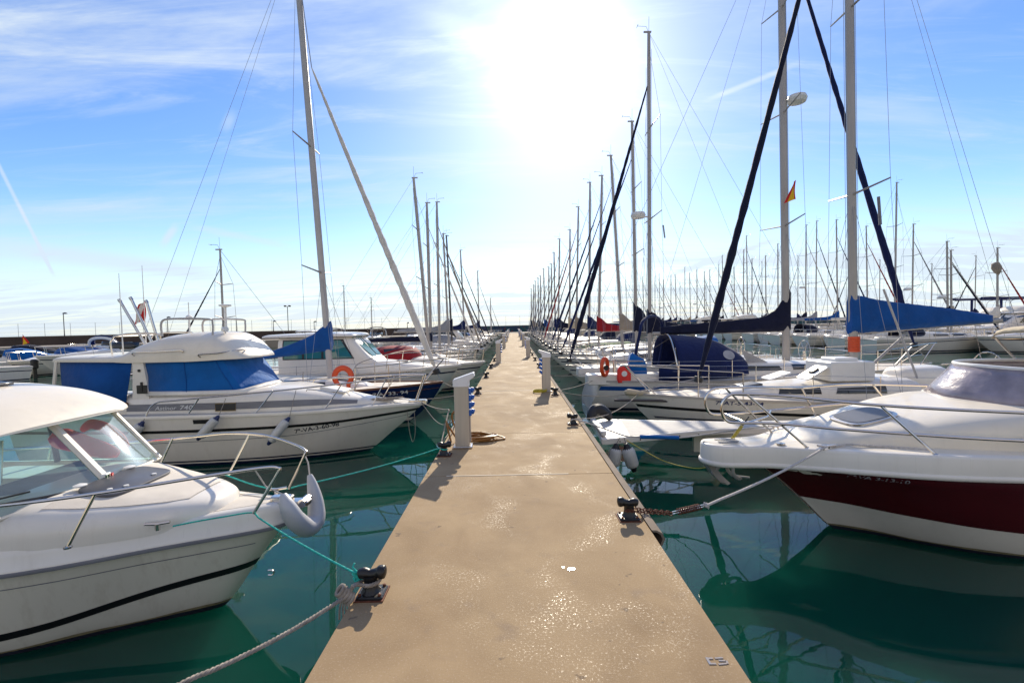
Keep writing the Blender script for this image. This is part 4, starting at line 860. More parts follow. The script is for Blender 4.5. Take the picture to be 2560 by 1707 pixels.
flag('flag', 'drooping red and white striped flag among the rod holders of the flybridge boat', B.location+Vector((-1.56, -.2, 3.24)), .42, .27, [(0, .3, 'flagr'), (.3, .65, 'flagw'), (.65, 1, 'flagr')])

def fender(label, a, b_, r, tip='ftip', hang=None):
    a, b_ = Vector(a), Vector(b_); f = thing('fender', label, 'fender', b_); d = (a-b_); Ln = d.length
    MB().lathe([(r*.45, .06), (r*.8, .085), (r, .13), (r, Ln-.13), (r*.8, Ln-.085), (r*.45, Ln-.06)], (0, 0, 0), d, 16).build('fender_body', M['fend'], f)
    for z0, s in ((0, 1), (Ln, -1)): MB().lathe([(r*.2, z0), (r*.38, z0+s*.015), (r*.5, z0+s*.06), (r*.82, z0+s*.088)], (0, 0, 0), d, 14).build('fender_end', M[tip], f)
    if hang: MB().tube([a-b_-d*.01, Vector(hang)-b_], .006, 5).build('lanyard', M['rope'], f)
    return f
fender('white fender near the stern of the flybridge boat, half hidden behind the red-trimmed windscreen', (-6.82, 8.33, .96), (-7.16, 8.33, .55), .08, hang=(-6.87, 8.42, 1.0))
fender('white fender with dark blue ends hanging below the small dark cabin window', (-5.45, 8.36, 1.03), (-5.83, 8.30, .60), .08, hang=(-5.4, 8.5, 1.32))
fender('white fender with dark blue ends hanging nearest the registration number', (-4.27, 8.60, .93), (-4.62, 8.44, .45), .08, hang=(-4.2, 8.75, 1.42))

# ------------------------------------------------------------------ maroon boat on the right
O = Vector((2.3, 5.63, 0))
D = thing('sports_cruiser', 'maroon and white motor boat with double bow rails and a smoked wrap-round windscreen', 'motor boat', O)
H = Hull([(-.35, 2.2), (0, 1.60), (.4, 1.19), (.8, .72), (.86, .6)], [(-.3, 7.3), (.9, 7.4)],
         [(0, .10), (.03, .22), (.06, .33), (.128, .68), (.217, .98), (.32, 1.12), (.5, 1.2), (1, 1.15)], [(0, .82), (.1, .88), (.18, .945), (.4, .945), (1, .92)], [(0, -.35), (1, -.25)],
         [(0, .75), (.05, .42), (.15, .24), (.3, .16), (1, .13)])
H.body('hull', M['gelw'], D, 40)
mb = MB(); z = hermite([(0, .43), (.12, .40), (.3, .33), (1, .22)]); H.band(mb, .0, 1, z, lambda u: H.zs(u)-.001, .005, n=60, rows=14); mb.build('maroon_panel', M['maroon'], D)
mb = MB(); H.band(mb, .0, 1, lambda u: -.12, lambda u: .055-.04*u, .005, n=30); mb.build('antifouling', M['antif'], D)
mb = MB(); H.band(mb, .0, 1, lambda u: .052-.04*u, lambda u: .075-.04*u+.008*math.sin(u*37), .004, n=60); mb.build('waterline_grime', M['scum'], D)
H.text('registration', '7ª.VA 3-13-10', 1.36, .84, .05, -1, M['letterg'], D, .012, 1, .008, .46)
gp = [(7.4, 1.15, .92), (5, 1.21, .94), (3.6, 1.2, .945), (2.7, 1.14, .945), (1.98, 1.0, .94), (1.5, .77, .92), (1.2, .55, .89), (1.0, .41, .87), (.8, .30, .86), (.55, .235, .855), (.25, .215, .855), (.09, .17, .86), (.02, .09, .862), (0, 0, .862)]
pth = smooth([(x, -y, z) for x, y, z in gp]+[(x, y, z) for x, y, z in gp[::-1][1:]], 3)
mb = MB(); mb.loft(sweep_plan(pth, [(.10, -.012), (-.016, -.012), (-.030, .004), (-.031, .026), (-.022, .040), (-.012, .046), (-.008, .205), (.0, .226), (.016, .236), (.10, .237)])); mb.build('gunwale', M['gel'], D, 40)
half = [p for p in pth if p.y <= 0.0001]
mb = MB(); mb.sheet([[(p.x, (p.y+.06 if p.y < -.06 else 0)*k, p.z+.232+.02*(1-k*k)) for k in [j/6 for j in range(-6, 7)]] for p in half[1:-1]]); mb.build('deck', M['gelw'], D)
mb = MB(); mb.sheet([[(p.x, (p.y+.06 if p.y < -.06 else 0)*k, p.z-.005) for k in (-1, 0, 1)] for p in half[len(half)//2:-1]]); mb.build('platform_underside', M['gel'], D)
T = House([(.98, .10, 1.06, 1.095, 2.6), (1.12, .26, 1.06, 1.15, 3), (1.4, .43, 1.06, 1.235, 3.4), (1.8, .62, 1.06, 1.34, 3.9), (2.3, .78, 1.08, 1.45, 4.2), (2.8, .90, 1.1, 1.545, 4.4), (3.3, .98, 1.1, 1.59, 4.4), (5.2, 1.03, 1.05, 1.56, 4)])
mb = MB(); T.body(mb, nt_=44, na=36); trunk = mb.build('cabin_trunk', M['gelw'], D, 50)
mb = MB(); mb.loft([[T.top(1.95+.27*s_*math.copysign(abs(math.cos(a))**.55, math.cos(a)), -.02+.27*s_*math.copysign(abs(math.sin(a))**.55, math.sin(a)), h) for a in [2*PI*k/32 for k in range(32)]] for s_, h in ((1.07, .0), (1.07, .022), (1.0, .026))]); hf = mb.build('hatch_frame', M['steel'], D)
mb = MB(); mb.loft([[T.top(1.95+.25*s_*math.copysign(abs(math.cos(a))**.55, math.cos(a)), -.02+.25*s_*math.copysign(abs(math.sin(a))**.55, math.sin(a)), h) for a in [2*PI*k/32 for k in range(32)]] for s_, h in ((1., .02), (.99, .032))]); mb.build('hatch_glass', M['dkgrey'], hf)
bo = [(5.4, .97, 1.555), (4.5, .96, 1.555), (3.85, .91, 1.56), (3.47, .80, 1.57), (3.23, .56, 1.575), (3.10, .28, 1.58), (3.05, 0, 1.58)]
to = [(5.3, .88, 1.93), (4.5, .88, 1.95), (4.05, .82, 1.955), (3.77, .69, 1.96), (3.54, .48, 1.965), (3.41, .24, 1.97), (3.36, 0, 1.975)]
a, c = smooth(outline(bo), 3), smooth(outline(to), 3)
MB().sheet([[p.lerp(r, v) for p, r in zip(a, c)] for v in (0, .25, .5, .75, 1)]).build('windscreen', M['smoke'], D, 60, thick=.008)
mb = MB(); mb.tube(c, .022, 8); mb.build('windscreen_rim', M['white'], D); mb = MB(); mb.tube([p+Vector((-.01, 0, -.012)) for p in a], .02, 8); mb.build('windscreen_base', M['gelw'], D)
for k in range(4, len(a)-4, 3): pass
mb = MB()
for k in range(2, len(a)-2, 3):
    p = a[k]; n_ = Vector((-.6 if p.x < 3.4 else 0, p.y, 0)).normalized(); mb.lathe([(.008, 0), (.006, .006)], p+n_*.05+Vector((0, 0, -.018)), (0, 0, 1), 6)
mb.build('screen_fastener', M['steel'], D)
for sd in (-1, 1):
    mb = MB(); top = [(4.6, 1.12, 1.52), (2.75, 1.08, 1.615), (1.63, .68, 1.643), (.82, .38, 1.71), (.34, .25, 1.725), (.21, .235, 1.70), (.14, .23, 1.61), (.145, .23, 1.49), (.20, .23, 1.405), (.32, .25, 1.385), (.745, .33, 1.383), (1.44, .63, 1.36), (2.76, 1.08, 1.334), (4.6, 1.13, 1.28)]
    mb.tube([(x, sd*y, z_) for x, y, z_ in top], .0165, 8, sm=6)
    for p0, p1 in (((.42, .28, 1.715), (1.07, .36, 1.10)), ((1.65, .68, 1.64), (2.02, .93, 1.17)), ((2.95, 1.09, 1.6), (3.3, 1.12, 1.17))):
        mb.tube([(p0[0], sd*p0[1], p0[2]), (p1[0], sd*p1[1], p1[2])], .0145, 8); mb.lathe([(.03, 0), (.03, .012), (.014, .02)], (p1[0], sd*p1[1], p1[2]-.006), n=10)
    mb.build('bow_rail', M['steel'], D)
mb = MB(); mb.tube([(.40, -.25, 1.388), (.40, .25, 1.388)], .0145, 8); mb.tube([(.42, -.27, 1.39), (.75, -.1, 1.42), (.9, .1, 1.45)], .01, 6); mb.build('bow_step_rail', M['steel'], D)
mb = MB(); mb.rbox((.30, -.05, 1.115), (.26, .03, .006), .01); mb.rbox((.30, -.095, 1.115), (.20, .02, .006), .01); mb.rbox((.30, .05, 1.115), (.26, .03, .006), .01); mb.build('deck_slots', M['gband'], D)
mb = MB(); mb.lathe([(.05, 0), (.05, .01), (.03, .015)], (.85, -.2, 1.112), n=14); mb.build('deck_filler', M['steel'], D)
mb = MB(); mb.loft([[(.03+dx, -w_, z_), (.10+dx, -w_*.4, z_-.02), (.14+dx, 0, z_), (.10+dx, w_*.4, z_-.02), (.03+dx, w_, z_), (.06+dx, 0, z_+.02)] for dx, w_, z_ in ((0, .07, .85), (.03, .10, .78), (.09, .10, .69), (.17, .05, .61), (.21, .01, .575))]); mb.tube([(.12, 0, .70), (.22, 0, .80), (.5, 0, .84)], .022, 6); mb.tube([(.36, -.06, .84), (.34, -.08, .74), (.40, -.06, .66), (.47, 0, .64), (.40, .06, .66), (.34, .08, .74), (.36, .06, .84)], .022, 8, sm=4); mb.tube([(.45, 0, .66), (.56, -.05, .66)], .012, 6); mb.build('anchor', M['alu'], D)
for sd in (-1, 1):
    mb = MB(); x, y, zz = 1.19, sd*.50, 1.13; mb.tube([(x-.1, y, zz+.035), (x, y, zz+.022), (x+.1, y, zz+.035)], .012, 6); mb.tube([(x-.03, y, zz-.02), (x-.03, y, zz+.022)], .012, 6); mb.tube([(x+.03, y, zz-.02), (x+.03, y, zz+.022)], .012, 6); mb.build('cleat', M['steel'], D)
rows = []
for i, x in enumerate((4.56, 4.6, 4.7, 5.3, 6.0, 6.6)): rows.append([(x, .98*math.cos(PI*j/12), (2.25, 2.30, 2.33, 2.37, 2.36, 2.32)[i]+.11*abs(math.sin(PI*j/12))**.6) for j in range(13)])
MB().sheet(rows).build('bimini_top', M['beige'], D, thick=.02)
mb = MB()
for sd in (-1, 1):
    mb.tube([(4.57, sd*.95, 2.26), (4.84, sd*.93, 1.96), (5.3, sd*.98, 1.56)], .014, 6); mb.tube([(5.9, sd*.95, 2.36), (5.05, sd*.95, 1.95), (4.7, sd*1.0, 1.6)], .016, 6); mb.tube([(6.6, sd*.95, 2.3), (5.4, sd*1.0, 1.56)], .014, 6)
mb.build('bimini_frame', M['steel'], D)
mb = MB(); mb.sheet([[(4.62, -.93, 2.24), (4.62, .93, 2.24)], [(6.5, -.93, 2.27), (6.5, .93, 2.27)]]); mb.build('bimini_lining', mat('ochre_canvas', (.42, .24, .05), .8), D)
mb = MB(); mb.rbox((5.6, 0, 1.3), (.5, 1.8, .5), .1); mb.build('stern_seat', M['seat'], D)

# ------------------------------------------------------------------ low flat boat beside it
O = Vector((1.36, 8.0, 0))
F = thing('flat_deck_boat', 'low white boat with flat tapering deck, blunt end almost touching the pier', 'boat', O)
ol = [(0, -.74), (.12, .64), (.3, .79), (2.4, .36), (6.0, .30), (6.0, -.26), (2.13, -.22), (.10, -.74)]
mb = MB(); mb.loft([[(x, y, .64) for x, y in ol], [(x*1., y, .66) for x, y in ol], [(x, y, .74) for x, y in ol]]); mb.build('deck_edge', M['gel'], F, 30, bevel=.015)
mb = MB(); mb.add([(.50, -.58, .744), (.62, .60, .744), (2.4, .28, .744), (6, .22, .744), (6, -.18, .744), (2.1, -.15, .744)], [(0, 1, 2, 3, 4, 5)]); mb.build('deck_panel', M['deckg'], F)
mb = MB()
for k in range(9): mb.lathe([(.011, 0), (.011, .006)], (.3+.35*k, -.725+.0875*1.15*k*.35*2.6+.0, .69), (0, -1, 0), 8)
mb.build('edge_bolts', M['black'], F)
mb = MB(); mb.loft([[(1.75+dx, y, z_) for y, z_ in ((-.05*s_, .64), (-.2*s_, .64), (-.16*s_, .3), (0, zb_), (.16*s_, .3), (.2*s_, .64), (.05*s_, .64))] for dx, s_, zb_ in ((.0, .2, .62), (.35, .6, .42), (.8, 1.4, -.1), (2.5, 2.2, -.2), (4.4, 2.2, -.2))]); mb.build('hull', M['gelc'], F)
mb = MB(); mb.rbox((.06, -.1, .80), (.10, 1.1, .08), .03); mb.build('end_cap', M['gel'], F)
mb = MB(); mb.tube([(.02, .46, .80), (.10, .55, .93), (.22, .60, .95), (.36, .62, .86), (.44, .62, .76)], [.06, .11, .12, .1, .04], 10, sm=4); mb.build('covered_winch', M['black'], F)
fender('white fender with black top, the nearer of the pair under the flat white boat', (1.74, 7.22, .67), (1.87, 7.20, .22), .105, 'black', hang=(1.72, 7.25, .76))
fender('white fender with black top, tucked in against the pier beside the flat white boat', (1.60, 7.26, .66), (1.53, 7.24, .24), .105, 'black', hang=(1.66, 7.27, .76))
# ------------------------------------------------------------------ named sailing boats near the pier
C, HC = sailboat('sailing_boat', 'dark blue hulled sailing boat with a bright blue boom cover and a white rolled jib', (-1.95, 12.45, 0), 0, 9., 2.5, 1.05, 'navyhull', 'teak', 'gel', (-3.05, 12.8), .55,
    ('sailw', .085), ('bluec', 4.6, 2.02, -.11, [(0, .80), (.15, .74), (.5, .5), (1.0, .34), (1.8, .19), (4.6, .14)]), (.27, .55), jibpts=((-.19, 0, 1.385), (-3.27, 0, 9.5)), mr=.085, mastm='aluw', stripew=.02, seed=2)
HC.text('registration', '7.A. 33. 94', -1.72, .80, .13, -1, M['letterw'], C, .03, 1, .008, .85)
# orange horseshoe buoy on its rail
hb = thing('horseshoe_buoy', 'orange horseshoe lifebuoy hung on the rail of the dark blue hulled sailing boat', 'lifebuoy', (-4.27, 11.36, 1.03))
pts = [(.20*math.cos(t)*1.05, 0, .34+.22*math.sin(t)) for t in [R(-52+(284)*k/22) for k in range(23)]]
pts = [(-.13, 0, .0)]+[(-x, y, z) for x, y, z in pts]+[(.13, 0, .0)]
MB().tube(pts, [.05, .068, .072, .07, .072, .068, .05], 12, asp=.7).build('buoy_body', M['orange'], hb)
MB().tube([(-.25, -.05, .34), (0, -.055, .37), (.25, -.05, .34)], .012, 6).build('strap', M['white'], hb)

E_, HD = motorboat('pilothouse_boat', 'white wheelhouse boat with teal side windows behind the blue hulled sailing boat', (-1.8, 15.3, 0), 0, 7.2, 2.5, 1.27, style='pilot', win='glasst')
HD.text('registration', '7ª VA-5', -1.85, 1.13, .09, -1, M['letter'], E_, .05, 1, .008, .55)

R3, H3 = sailboat('sailing_boat', 'white sailing boat with black sheer stripe, blue boom cover and orange mast band', (2.55, 10.5, 0), PI, 9.6, 2.6, .95, 'gel', 'blackp', 'navyst', (-5.22, 14.4), -.27,
    ('navy', .075), ('bluec', 3.3, 2.24, .06, [(0, .93), (.3, .84), (.8, .70), (1.4, .58), (2.2, .42), (3.3, .16)]), (.335, .635), jibpts=((-1.67, 0, 1.27), (-4.85, 0, 13.1)), mr=.10, seed=5, stripew=.065, stripez=.235)
H3.text('registration', '7ª.AT-5-43-94', -1.72, .79, .12, 1, M['letterb'], R3, -.0, -1, .008, .90)
mb = MB(); H3.band(mb, .02, 1, lambda u: .40, lambda u: .435); mb.build('lower_stripe', M['navyst'], R3)
def on3(px, py, Y): p = W(px, py, Y); return Vector((-(p.x-2.55), -(p.y-10.5), p.z))
mb = MB()
for k in range(7): mb.lathe([(.115, 1.80+.05*k), (.118, 1.80+.05*k), (.118, 1.84+.05*k), (.112, 1.845+.05*k)], (-5.21, 0, 0), n=14)
mb.build('orange_band', M['orange'], R3)
p = on3(2097, 924, 10.3); mb = MB(); mb.rbox((p.x, p.y, 1.42), (.95, .9, .42), .04); mb.rbox((p.x, p.y, 1.66), (.5, .5, .08), .03); mb.build('hatch_garage', M['white'], R3)
p = on3(2030, 931, 10.1); mb = MB(); mb.rbox((p.x, p.y, p.z), (.52, .46, .03), .06, ry=.55); mb.build('open_hatch', M['white'], R3)
mb = MB(); mb.rbox((p.x-.02, p.y+.02, p.z+.045), (.18, .18, .05), .04, ry=.55); mb.build('hatch_vent', M['black'], R3)
p = on3(1940, 936, 10.1); mb = MB(); mb.rbox((p.x, p.y, p.z-.02), (.5, .42, .03), .06, ry=.3); mb.build('open_hatch', M['white'], R3)
p = on3(2295, 930, 10.4); mb = MB(); House([(p.x+.55, .25, 1.05, 1.15, 3), (p.x+.4, .4, 1.05, 1.42, 3), (p.x-.4, .45, 1.05, 1.46, 3), (p.x-.65, .3, 1.05, 1.15, 3)]).body(mb); mb.build('white_locker', M['gel'], R3)
mb = MB(); mb.tube([on3(2209, 723, 10), on3(2293, 945, 10)], .022, 8); mb.build('spinnaker_pole', M['aluw'], R3)
mb = MB(); mb.tube([on3(2160, 930, 10.3), on3(2262, 838, 10.3)], .03, 8); mb.tube([on3(2240, 912, 10.2), on3(2280, 868, 10.3)], .02, 8); mb.build('boom_strut', M['alu'], R3)
mb = MB(); mb.tube([(-.02, .0, .93), (.02, .25, 1.02), (-.25, .2, .98), (-.5, .1, .96)], [.03, .07, .06, .02], 8, sm=4); mb.build('stowed_anchor', M['beige'], R3)
mb = MB(); mb.tube([(.35, .35, .86), (-.6, .36, .83), (-1.2, .38, .80)], .03, 8); mb.build('stem_spar', M['alud'], R3)

R4, H4 = sailboat('sailing_boat', 'white sailing boat berthed stern-to under a dark blue sprayhood, radar dome high on its mast', (12.9, 14.2, 0), 0, 11.4, 3.3, 1.10, 'gel', 'bluec', 'navyst', (-4.48, 15.), .22,
    boom=('navy', 4.05, 2.22, -.005, [(0, 1.28), (.18, 1.05), (.45, .66), (.9, .46), (1.6, .40), (2.8, .33), (4.05, .24)]), spreaders=(.32, .56, .78), reverse=1.0, jibpts=((-.56, 0, 1.71), (-4.5, 0, 14.1)), jib=('dblue', .085), mr=.115, dom=(.585, 1), seed=8, stripew=.12)
def on4(px, py, Y): p = W(px, py, Y); return Vector((p.x-12.9, p.y-14.2, p.z))
S4 = House([(-5.95, .75, 1.05, 1.30, 2.2), (-6.2, .98, 1.0, 1.62, 2.3), (-6.9, 1.18, .95, 1.98, 2.5), (-7.7, 1.24, .9, 2.12, 2.6), (-8.25, 1.26, .88, 2.16, 2.6)])
mb = MB(); S4.body(mb, cap=(True, False)); sh = mb.build('sprayhood', M['dblue'], R4, 50, thick=.02)
mb = MB(); mb.lathe([(.0, 0), (.16, .004)], S4.side(-6.75, 1.55, -1, .045), S4.side(-6.75, 1.55, -1, .1)-S4.side(-6.75, 1.55, -1, 0), 22); mb.build('round_window', M['clear'], sh)
mb = MB(); mb.tube([(-8.25, -1.24, .95), (-8.32, -1.15, 1.6), (-8.3, -.6, 2.13), (-8.3, 0, 2.18), (-8.3, .6, 2.13), (-8.32, 1.15, 1.6), (-8.25, 1.24, .95)], .02, 6, sm=4); mb.tube([(-8.3, -1.1, 1.8), (-7.9, 0, 1.3), (-8.2, .9, 1.0)], .014, 6); mb.build('hood_frame', M['steel'], sh)
mb = MB(); mb.sheet([[(-6.0, -.72, 1.15), (-5.2, -.6, 1.2)], [(-6.35, -.9, 1.75), (-6.3, -.85, 1.72)]]); mb.build('hood_screen', M['clear'], sh)
mb = MB(); mb.sheet([[(-7.0, -1.45, .95), (-8.9, -1.48, .9)], [(-7.0, -1.47, 1.30), (-8.9, -1.5, 1.28)]]); mb.build('dodger_cloth', M['dblue'], R4, thick=.01)
mb = MB(); n = 12; mb.tube([on4(1585, 904, 13.2), on4(1598, 840, 13.3), on4(1606, 805, 13.6), on4(1629, 790, 14.2), on4(1652, 803, 14.8), on4(1657, 850, 15.0), on4(1640, 945, 15.1)], .045, 8, sm=5); mb.build('stern_arch', M['dblue'], R4)
mb = MB(); p = on4(1592, 915, 13.2); mb.loft([[Vector((p.x+x*s_+(z_-1)*-.06, p.y+y*s_, z_+x*tl)) for x, y in ((-.25, -.18), (.25, -.18), (.28, .16), (-.2, .22))] for z_, s_, tl in ((.80, 1, 0), (1.2, 1.0, 0), (1.45, .95, -.1), (1.58, .75, -.2), (1.63, .35, -.3))]); mb.build('covered_outboard', M['blue'], R4, 50)
mb = MB(); p = on4(1613, 948, 13.5); mb.rbox((p.x, p.y, p.z+.02), (.52, .4, .06), .04); mb.box((p.x, p.y, p.z-.1), (.06, .3, .2)); mb.build('helm_seat', M['blue'], R4)
mb = MB(); mb.tube([on4(1655, 930, 14), on4(1670, 928, 14), on4(1675, 935, 14.1), on4(1668, 925, 14.2)], .03, 6); mb.build('tiller', M['teak'], R4)
lb = thing('lifebuoy_ring', 'orange ring lifebuoy on the stern rail of the boat under the navy boom cover', 'lifebuoy', W(1512, 938, 12.9), R(-28)); lb.scale = (.85, .85, .85)
MB().tube([(.03*math.cos(2*PI*k/24), .24*math.cos(2*PI*k/24), .28+.28*math.sin(2*PI*k/24)) for k in range(24)], .065, 10, loop=True).build('buoy_body', M['orange'], lb, loc=(0, 0, 0))
MB().lathe([(.0, -.03), (.09, -.03), (.09, .03), (0, .03)], (.06, -.02, .25), (.3, -1, 0), 12).build('floating_light', M['black'], lb)
hc = thing('horseshoe_buoy', 'red horseshoe lifebuoy case with a white emblem on the stern rail', 'lifebuoy', W(1560, 957, 12.9)); hc.scale = (.88, .88, .88)
mb = MB(); mb.prism([(-.20, 0), (.20, 0), (.22, .12), (.21, .42), (.13, .54), (-.13, .54), (-.21, .42), (-.22, .12)], 'y', -.06, .06); mb.build('buoy_case', M['redp'], hc, 30, bevel=.03)
mb = MB(); mb.lathe([(.055, 0), (.09, .0), (.09, .006), (.055, .006)], (0, -.066, .30), (0, -1, 0), 18); mb.box((0, -.067, .30), (.022, .006, .16)); mb.build('emblem', M['white'], hc)
def sflag(label, top, d=.5, w=.32, lean=0):
    return flag('flag', label, top, d, w, [(0, .25, 'flagr'), (.25, .75, 'flagy'), (.75, 1, 'flagr')], lean)
sflag('small red and yellow flag below the spreader of the tall right-hand mast', W(1990, 450, 13.6), .55, .32)
sflag('tiny red and yellow flag flying in front of the brown breakwater wall', W(54, 842, 27), .5, -.4)

# ------------------------------------------------------------------ rows of boats along both sides of the pier
gl, gr = 'boats moored along the left side of the pier', 'boats moored along the right side of the pier'
ordn = 'third fourth fifth sixth seventh eighth ninth tenth eleventh twelfth thirteenth fourteenth fifteenth sixteenth seventeenth eighteenth nineteenth twentieth twenty-first twenty-second twenty-third twenty-fourth'.split()
def rowsail(side, Y, base, top, L, jib, boomc, hull='gel', stripe='navyst', desc='', lo=True, xb=None, dom=None, jr=.055, sp=(.45, .72), mastm='alu', coachm='gel', group=None, spray=None, bz=None, bl=3.6, prof=COVER, lw=0):
    pb, pt_ = W(base[0], base[1], Y), W(top[0], top[1], Y); s = 1 if side == 'l' else -1; xb = xb if xb is not None else (-1.85 if side == 'l' else 1.95)
    # follow the photographed lean of the mast from its foot to the masthead
    k = (pt_.x-pb.x)/(pt_.z-pb.z); xf = pb.x-k*(pb.z-1.0); mx = s*(xf-xb); rake = -s*k*(pt_.z-1.0)
    return sailboat('sailing_boat', desc, (xb, Y, 0), 0 if s == 1 else PI, L, L*.31, .95+.1*rnd.random(), hull, stripe, 'navyst', (mx, pt_.z), rake, (jib, jr) if jib else None,
                    (boomc, bl, bz or 2.15, .01, prof) if boomc else None, sp, spray, lo, group or (gl if s == 1 else gr), dom=dom, mastm=mastm, coachm=coachm, seed=int(Y*7), mr=.075 if not lo else .07)
rowsail('r', 17.4, (1624, 850), (1622, 82), 10.5, 'navy', 'navy', desc='white sailing boat with small radar dome on its mast and thick navy rolled jib', lo=False, dom=(.46, 1), jr=.08, bl=4.4)
rowsail('r', 20.5, (1590, 800), (1580, 305), 9.5, 'dblue', 'navy', desc='white sailing boat whose mast stands just left of the small radar dome', lo=False, jr=.05, spray='blue', bl=3.4, prof=[(0, 1.3), (.35, 1.0), (.7, .5), (3.4, .2)])
rowsail('r', 23.6, (1553, 800), (1527, 390), 8.6, 'navy', 'tan', desc='white sailing boat with a grey boom cover and a mast leaning away to the pier', lo=False, jr=.035, bl=3.4)
rowsail('r', 26.7, (1497, 800), (1505, 440), 8.8, 'dblue', 'red', desc='white sailing boat with a bright red boom cover', lo=False, jr=.055, bl=3.5, bz=2.05)
rowsail('r', 29.8, (1473, 800), (1475, 457), 8.8, 'grey', 'dblue', desc='sailing boat with a green coachroof moored beyond the red boom cover', lo=False, jr=.03, coachm='green', bl=3.2)
rowsail('r', 33., (1441, 800), (1446, 518), 9.2, 'red', 'tan', desc='white sailing boat with a dark red rolled jib and a long tan boom cover', jr=.05, bl=4.6, spray='dblue')
for i, (Y, b_, t_, L_, jb, bc_) in enumerate([(36.2, (1424, 800), (1425, 575), 8.2, 'navy', 'beige'), (39.4, (1396, 800), (1399, 598), 8.6, 'black', 'navy'), (42.6, (1388, 800), (1385, 632), 7.6, None, 'dblue'), (45.8, (1380, 800), (1378, 660), 7.2, 'grey', None),
        (49., (1372, 800), (1372, 668), 7.6, 'navy', 'sailw'), (52.2, (1362, 802), (1359, 672), 8, 'dblue', 'bluec'), (55.4, (1352, 802), (1351, 690), 7.4, 'dblue', None), (58.6, (1346, 803), (1345, 695), 7.5, None, 'navy'), (61.8, (1338, 803), (1338, 703), 7.5, 'navy', None), (65., (1333, 804), (1334, 712), 7, 'grey', 'beige'), (68.2, (1328, 804), (1328, 722), 7, None, 'navy')]):
    cn = {'navy': 'navy', 'beige': 'cream', 'dblue': 'dark blue', 'sailw': 'white', 'bluec': 'blue', None: 'no'}[bc_]
    rowsail('r', Y, b_, t_, L_, jb, bc_, desc=f'white sailing boat, {cn} boom cover, {ordn[i+5]} along the right side of the pier', jr=.04, bl=3., spray=('navy', None, 'dblue', 'beige')[i % 4])
rowsail('l', 21.7, (1069, 830), (1034, 446), 8.6, None, None, desc='white sailing boat with a bare backward leaning mast beyond the red tarpaulin', lo=False)
rowsail('l', 24.8, (1076, 810), (1067, 508), 8.8, 'sailw', 'navy', desc='white sailing boat with a long navy boom cover on the left side of the pier', lo=False, jr=.05, bl=4.4, bz=1.75, prof=COVERS)
rowsail('l', 27.9, (1099, 860), (1092, 506), 8.8, 'tan', None, desc='white sailing boat with beige rolled jib, no boom cover, seventh on the left', lo=False, jr=.055)
rowsail('l', 31., (1122, 850), (1108, 585), 8.6, 'grey', 'grey', desc='white sailing boat with a grey rolled jib, eighth along the left side of the pier', jr=.045)
rowsail('l', 34.1, (1130, 850), (1116, 590), 8.0, 'navy', 'navy', desc='white sailing boat with a dark painted mast on the left side of the pier', jr=.045, mastm='alud')
rowsail('l', 40.3, (1161, 820), (1151, 626), 8.4, 'navy', 'dblue', desc='white sailing boat, tenth along the left side, with a navy rolled jib', jr=.045)
rowsail('l', 55.8, (1198, 818), (1194, 678), 8.4, 'dblue', 'dblue', desc='white sailing boat with a dark blue jib near the far end of the left row', jr=.04)
rowsail('l', 71., (1228, 818), (1226, 746), 7.5, 'navy', None, desc='small white sailing boat farthest out in the left row', jr=.035)
motorboat('motor_boat', 'white motor boat under a red tarpaulin behind the white wheelhouse boat', (-1.2, 18.5, 0), 0, 6.4, 2.4, 1.1, style='covered', cover='red', group=gl)
nthl = 'nearest second third fourth fifth sixth seventh eighth ninth'.split()
for i, (s, Y, st, cv, L_) in enumerate([('l', 37.2, 'covered', 'grey', 7), ('l', 43.4, 'pilot', 'navy', 7.4), ('l', 46.5, 'cuddy', 'navy', 6.4), ('l', 49.6, 'covered', 'bluec', 6.5), ('l', 52.7, 'bimini', 'navy', 6.8), ('l', 58.9, 'pilot', 'navy', 7), ('l', 62, 'covered', 'navy', 6.5), ('l', 65.1, 'cuddy', 'navy', 6.2), ('l', 68.2, 'covered', 'beige', 6.4)]):
    cn = {'navy': 'navy', 'beige': 'cream', 'bluec': 'bright blue', 'grey': 'pale grey'}[cv]
    ds = {'covered': f'under a {cn} tarpaulin', 'pilot': 'with an upright wheelhouse', 'cuddy': 'with a low dark windscreen', 'bimini': f'with a {cn} awning'}[st]
    motorboat('motor_boat', f'motor boat {ds}, {nthl[i]} of the far left motor boats', (-1.9, Y, 0), 0, L_, 2.4, 1.0+.15*rnd.random(), style=st, cover=cv, lo=True, group=gl)
